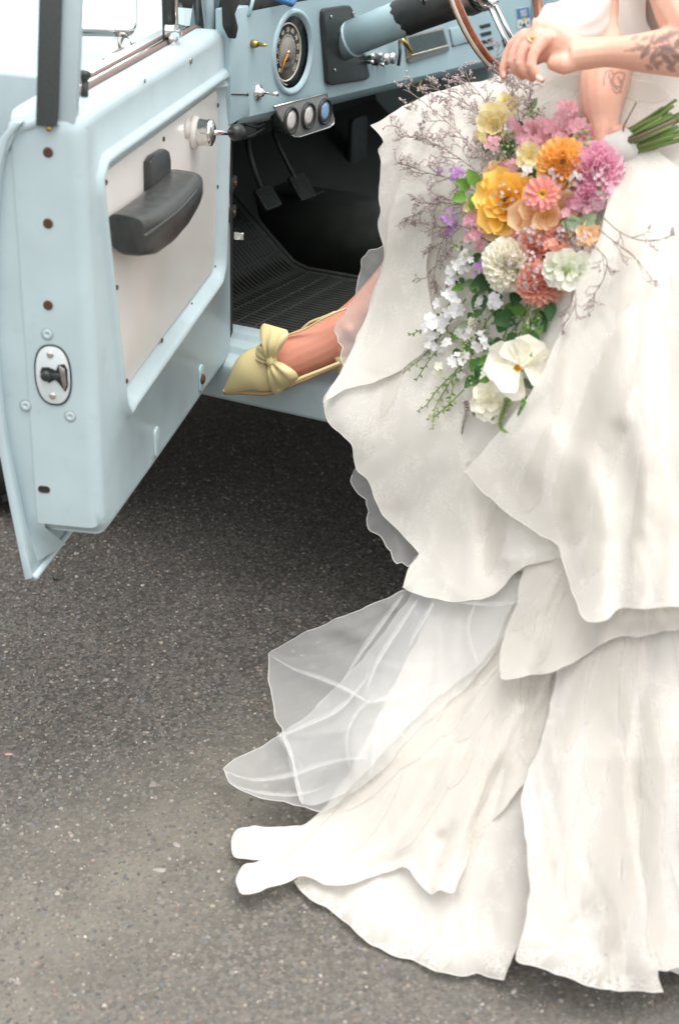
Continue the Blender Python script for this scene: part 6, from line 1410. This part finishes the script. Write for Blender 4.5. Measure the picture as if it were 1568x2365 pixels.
trail('larkspur_stem', [(1075, 690), (1020, 770), (975, 825), (945, 850), (930, 862)], 'bud', 16, 8, fl='white')
trail('larkspur_stem', [(1040, 700), (1000, 745), (965, 765), (942, 775)], 'green', 12, 7, .02, fl='white')
trail('larkspur_stem', [(1090, 800), (1040, 880), (1010, 930), (1000, 960), (1000, 992)], 'bud', 16, 9, fl='cream')
trail('larkspur_stem', [(1060, 850), (1010, 900), (985, 935), (962, 950)], 'bud', 11, 8)
trail('larkspur_stem', [(1070, 900), (1030, 940), (1000, 965), (985, 970)], 'bud', 10, 8)
trail('larkspur_stem', [(1240, 640), (1200, 740), (1140, 820), (1100, 900), (1110, 965)], 'sage', 14, 8)
trail('larkspur_stem', [(1150, 700), (1090, 800), (1050, 880), (1035, 950)], 'green', 16, 9, .016, fl='pale')
trail('larkspur_stem', [(1130, 690), (1060, 760), (1000, 820), (960, 880)], 'green', 14, 8, .016, fl='white')
trail('larkspur_stem', [(1180, 720), (1150, 830), (1130, 910), (1140, 970)], 'bud', 14, 8, .016)
trail('larkspur_stem', [(1250, 690), (1225, 780), (1190, 830)], 'green', 10, 8, .016)
trail('larkspur_stem', [(1225, 700), (1190, 790), (1130, 870)], 'bud', 9, 7)
def catkin(pts, r0, mat):
    P = cat_rom([np.array(p, float) for p in pts], 5, False); c = np.array([fpos(p[0], p[1], .02) for p in P])
    o = mk('veronica_spike', tube(c, np.linspace(r0*.6, r0*.25, len(c)), 8), K['green'], BQ)
    for k in range(len(c)-2):
        d = N(c[k+1]-c[k]); a, b = frame_of(d)
        for q in range(6):
            t = q*pi/3+.5*k; r_ = a*cos(t)+b*sin(t); dd = N(r_+d*.5); s = r0*1.5*(1.1-.7*k/len(c)); z, x, y = fr_of(dd); inst('bud', bud_mesh(mat), Mx(c[k]+r_*r0*.3, dd*s*.9, x*s*.6, y*s*.6), o)
catkin([(1075, 925), (1078, 950), (1070, 980), (1066, 1003)], .0042, 'haze')
catkin([(1172, 920), (1162, 950), (1154, 975), (1160, 992), (1172, 999)], .0042, 'bud')
catkin([(1095, 735), (1085, 770), (1075, 800)], .0065, 'cream')
catkin([(1095, 920), (1098, 940), (1092, 962)], .0035, 'green')
catkin([(1212, 920), (1204, 940), (1194, 962)], .0034, 'green')
# sea-lavender haze: fine branching sprays, too fine to count
def spray(pts, n, lift, lift2, spread, seed, dens=1.):
    r = random.Random(seed); tubes = []; fl = []
    P = cat_rom([np.array(p, float) for p in pts], 10, False); m = len(P)
    def W(p, t): return fpos(p[0], p[1], lift+(lift2-lift)*t)
    def twig(p, ang, L, t, depth):
        q = [np.array(p)]; a = ang
        for i in range(4):
            a += r.uniform(-.22, .22); q.append(q[-1]+np.array([cos(a), -sin(a)])*L/4)
        wob = r.uniform(-.012, .012); c = [W(x, t)-N(ray(*x))*(wob*i/4) for i, x in enumerate(q)]; rr_ = .00046*(.8+.4*depth)
        tubes.append(tube(c, [rr_*1.1, rr_, rr_*.9, rr_*.8, rr_*.6], 4))
        if depth > 0:
            for i in (1, 2, 3, 4):
                if r.random() < .85*dens: twig(q[i], a+r.choice((-1, 1))*r.uniform(.45, .95), L*.55, t, depth-1)
        else:
            for i in range(1, 5):
                if r.random() < .8:
                    cc = c[i]+RR*r.uniform(-.002, .002)+UU*r.uniform(-.002, .002); s = r.uniform(.0011, .0021); fl.append(lathe(cc, N(np.array([r.uniform(-1, 1), r.uniform(-1, 1), r.uniform(.2, 1)])), [(0, -s), (s*.8, -s*.2), (s, s*.6), (0, s)], 5))
    c = np.array([W(p, i/(m-1)) for i, p in enumerate(P)])
    for i in range(n):
        k = int(m*(.2+.78*(i+.5)/n)); k = min(k, m-2); d = P[k+1]-P[k]; a = math.atan2(-d[1], d[0])
        twig(P[k], a+(1 if i % 2 else -1)*r.uniform(.25, .75)*spread, (34+20*r.random())*(1.15-.5*k/m), k/m, 2)
    o = mk('sea_lavender_spray', tube(c, np.linspace(.0010, .0006, m), 6), K['twig'], BQ)
    mk('twigs', J(*tubes), K['twig'], o, kind='stuff')
    if fl: mk('tiny_florets', J(*fl), K['haze'], o, kind='stuff')
SPR = [([(1190, 470), (1110, 360), (1030, 280), (950, 215), (930, 208)], 9, .03, .03, 1., 1), ([(1200, 420), (1150, 300), (1110, 220), (1060, 175)], 8, .03, .045, 1., 2), ([(1180, 460), (1080, 380), (1000, 330), (925, 310)], 9, .03, .02, 1., 3), ([(1150, 480), (1060, 420), (990, 400), (935, 380)], 8, .03, .02, 1., 4), ([(1230, 380), (1200, 280), (1180, 200), (1150, 140)], 7, .04, .06, .9, 5), ([(1130, 560), (1060, 520), (1020, 560), (1000, 640)], 8, .03, .018, 1., 6),
       ([(1120, 500), (1030, 460), (980, 480), (960, 500)], 7, .03, .018, 1., 7), ([(1240, 360), (1230, 280), (1215, 210)], 6, .05, .05, .9, 8), ([(1180, 400), (1120, 280), (1060, 230), (985, 200)], 8, .035, .035, 1., 12)]
for s in SPR: spray(*s)
for s in [([(1370, 520), (1420, 560), (1470, 600), (1500, 640)], 4, .03, .016, .9, 21, .55), ([(1390, 500), (1430, 535), (1480, 555), (1540, 550)], 4, .03, .016, .9, 22, .5), ([(1360, 560), (1400, 600), (1390, 650), (1370, 680)], 4, .03, .016, .9, 23, .6), ([(1310, 640), (1330, 690), (1310, 740)], 3, .03, .016, .8, 24, .6)]: spray(*s)
# stems below the grip, ribbon wrap
gc = pt((1434, 340, 2.262)); ga = N(pt((1530, 288, 2.22))-pt((1340, 372, 2.27)))
mk('ribbon_wrap', lathe(gc-ga*.034, ga, [(.010, -.010), (.020, -.003), (.0265, .008), (.0292, .022), (.0290, .036), (.0262, .050), (.020, .060), (.012, .064)], 26), M['wrap'], BQ)
for i in range(46):
    t = rb.random()*6.28; q = .022*sqrt(rb.random()); a, b = frame_of(ga); b0 = gc+ga*.02+(a*cos(t)+b*sin(t))*q; L = rb.uniform(.050, .075); sp = 1+rb.random()*.9; e_ = gc+ga*(.03+L)+(a*cos(t)+b*sin(t))*q*sp+UU*rb.uniform(-.004, .004)
    md = (b0+e_)/2+a*rb.uniform(-.003, .003); mk('cut_stem', tube([b0, md, e_], rb.uniform(.0017, .0032), 7), K['stem' if i % 5 else 'twig'], BQ)
mk('stray_stem', tube([gc+UU*.01, pt((1440, 290, 2.24)), pt((1469, 236, 2.24))], .0015, 6), K['twig'], BQ)
for i in range(14):
    t = rb.random()*6.28; a, b = frame_of(ga); mk('neck_stem', tube([gc-ga*.02+(a*cos(t)+b*sin(t))*.012, gc-ga*.07+(a*cos(t)+b*sin(t))*.022+FF*.01, fpos(1290+60*cos(t), 430+70*sin(t), .03)], .0022, 6), K['stem'], BQ)
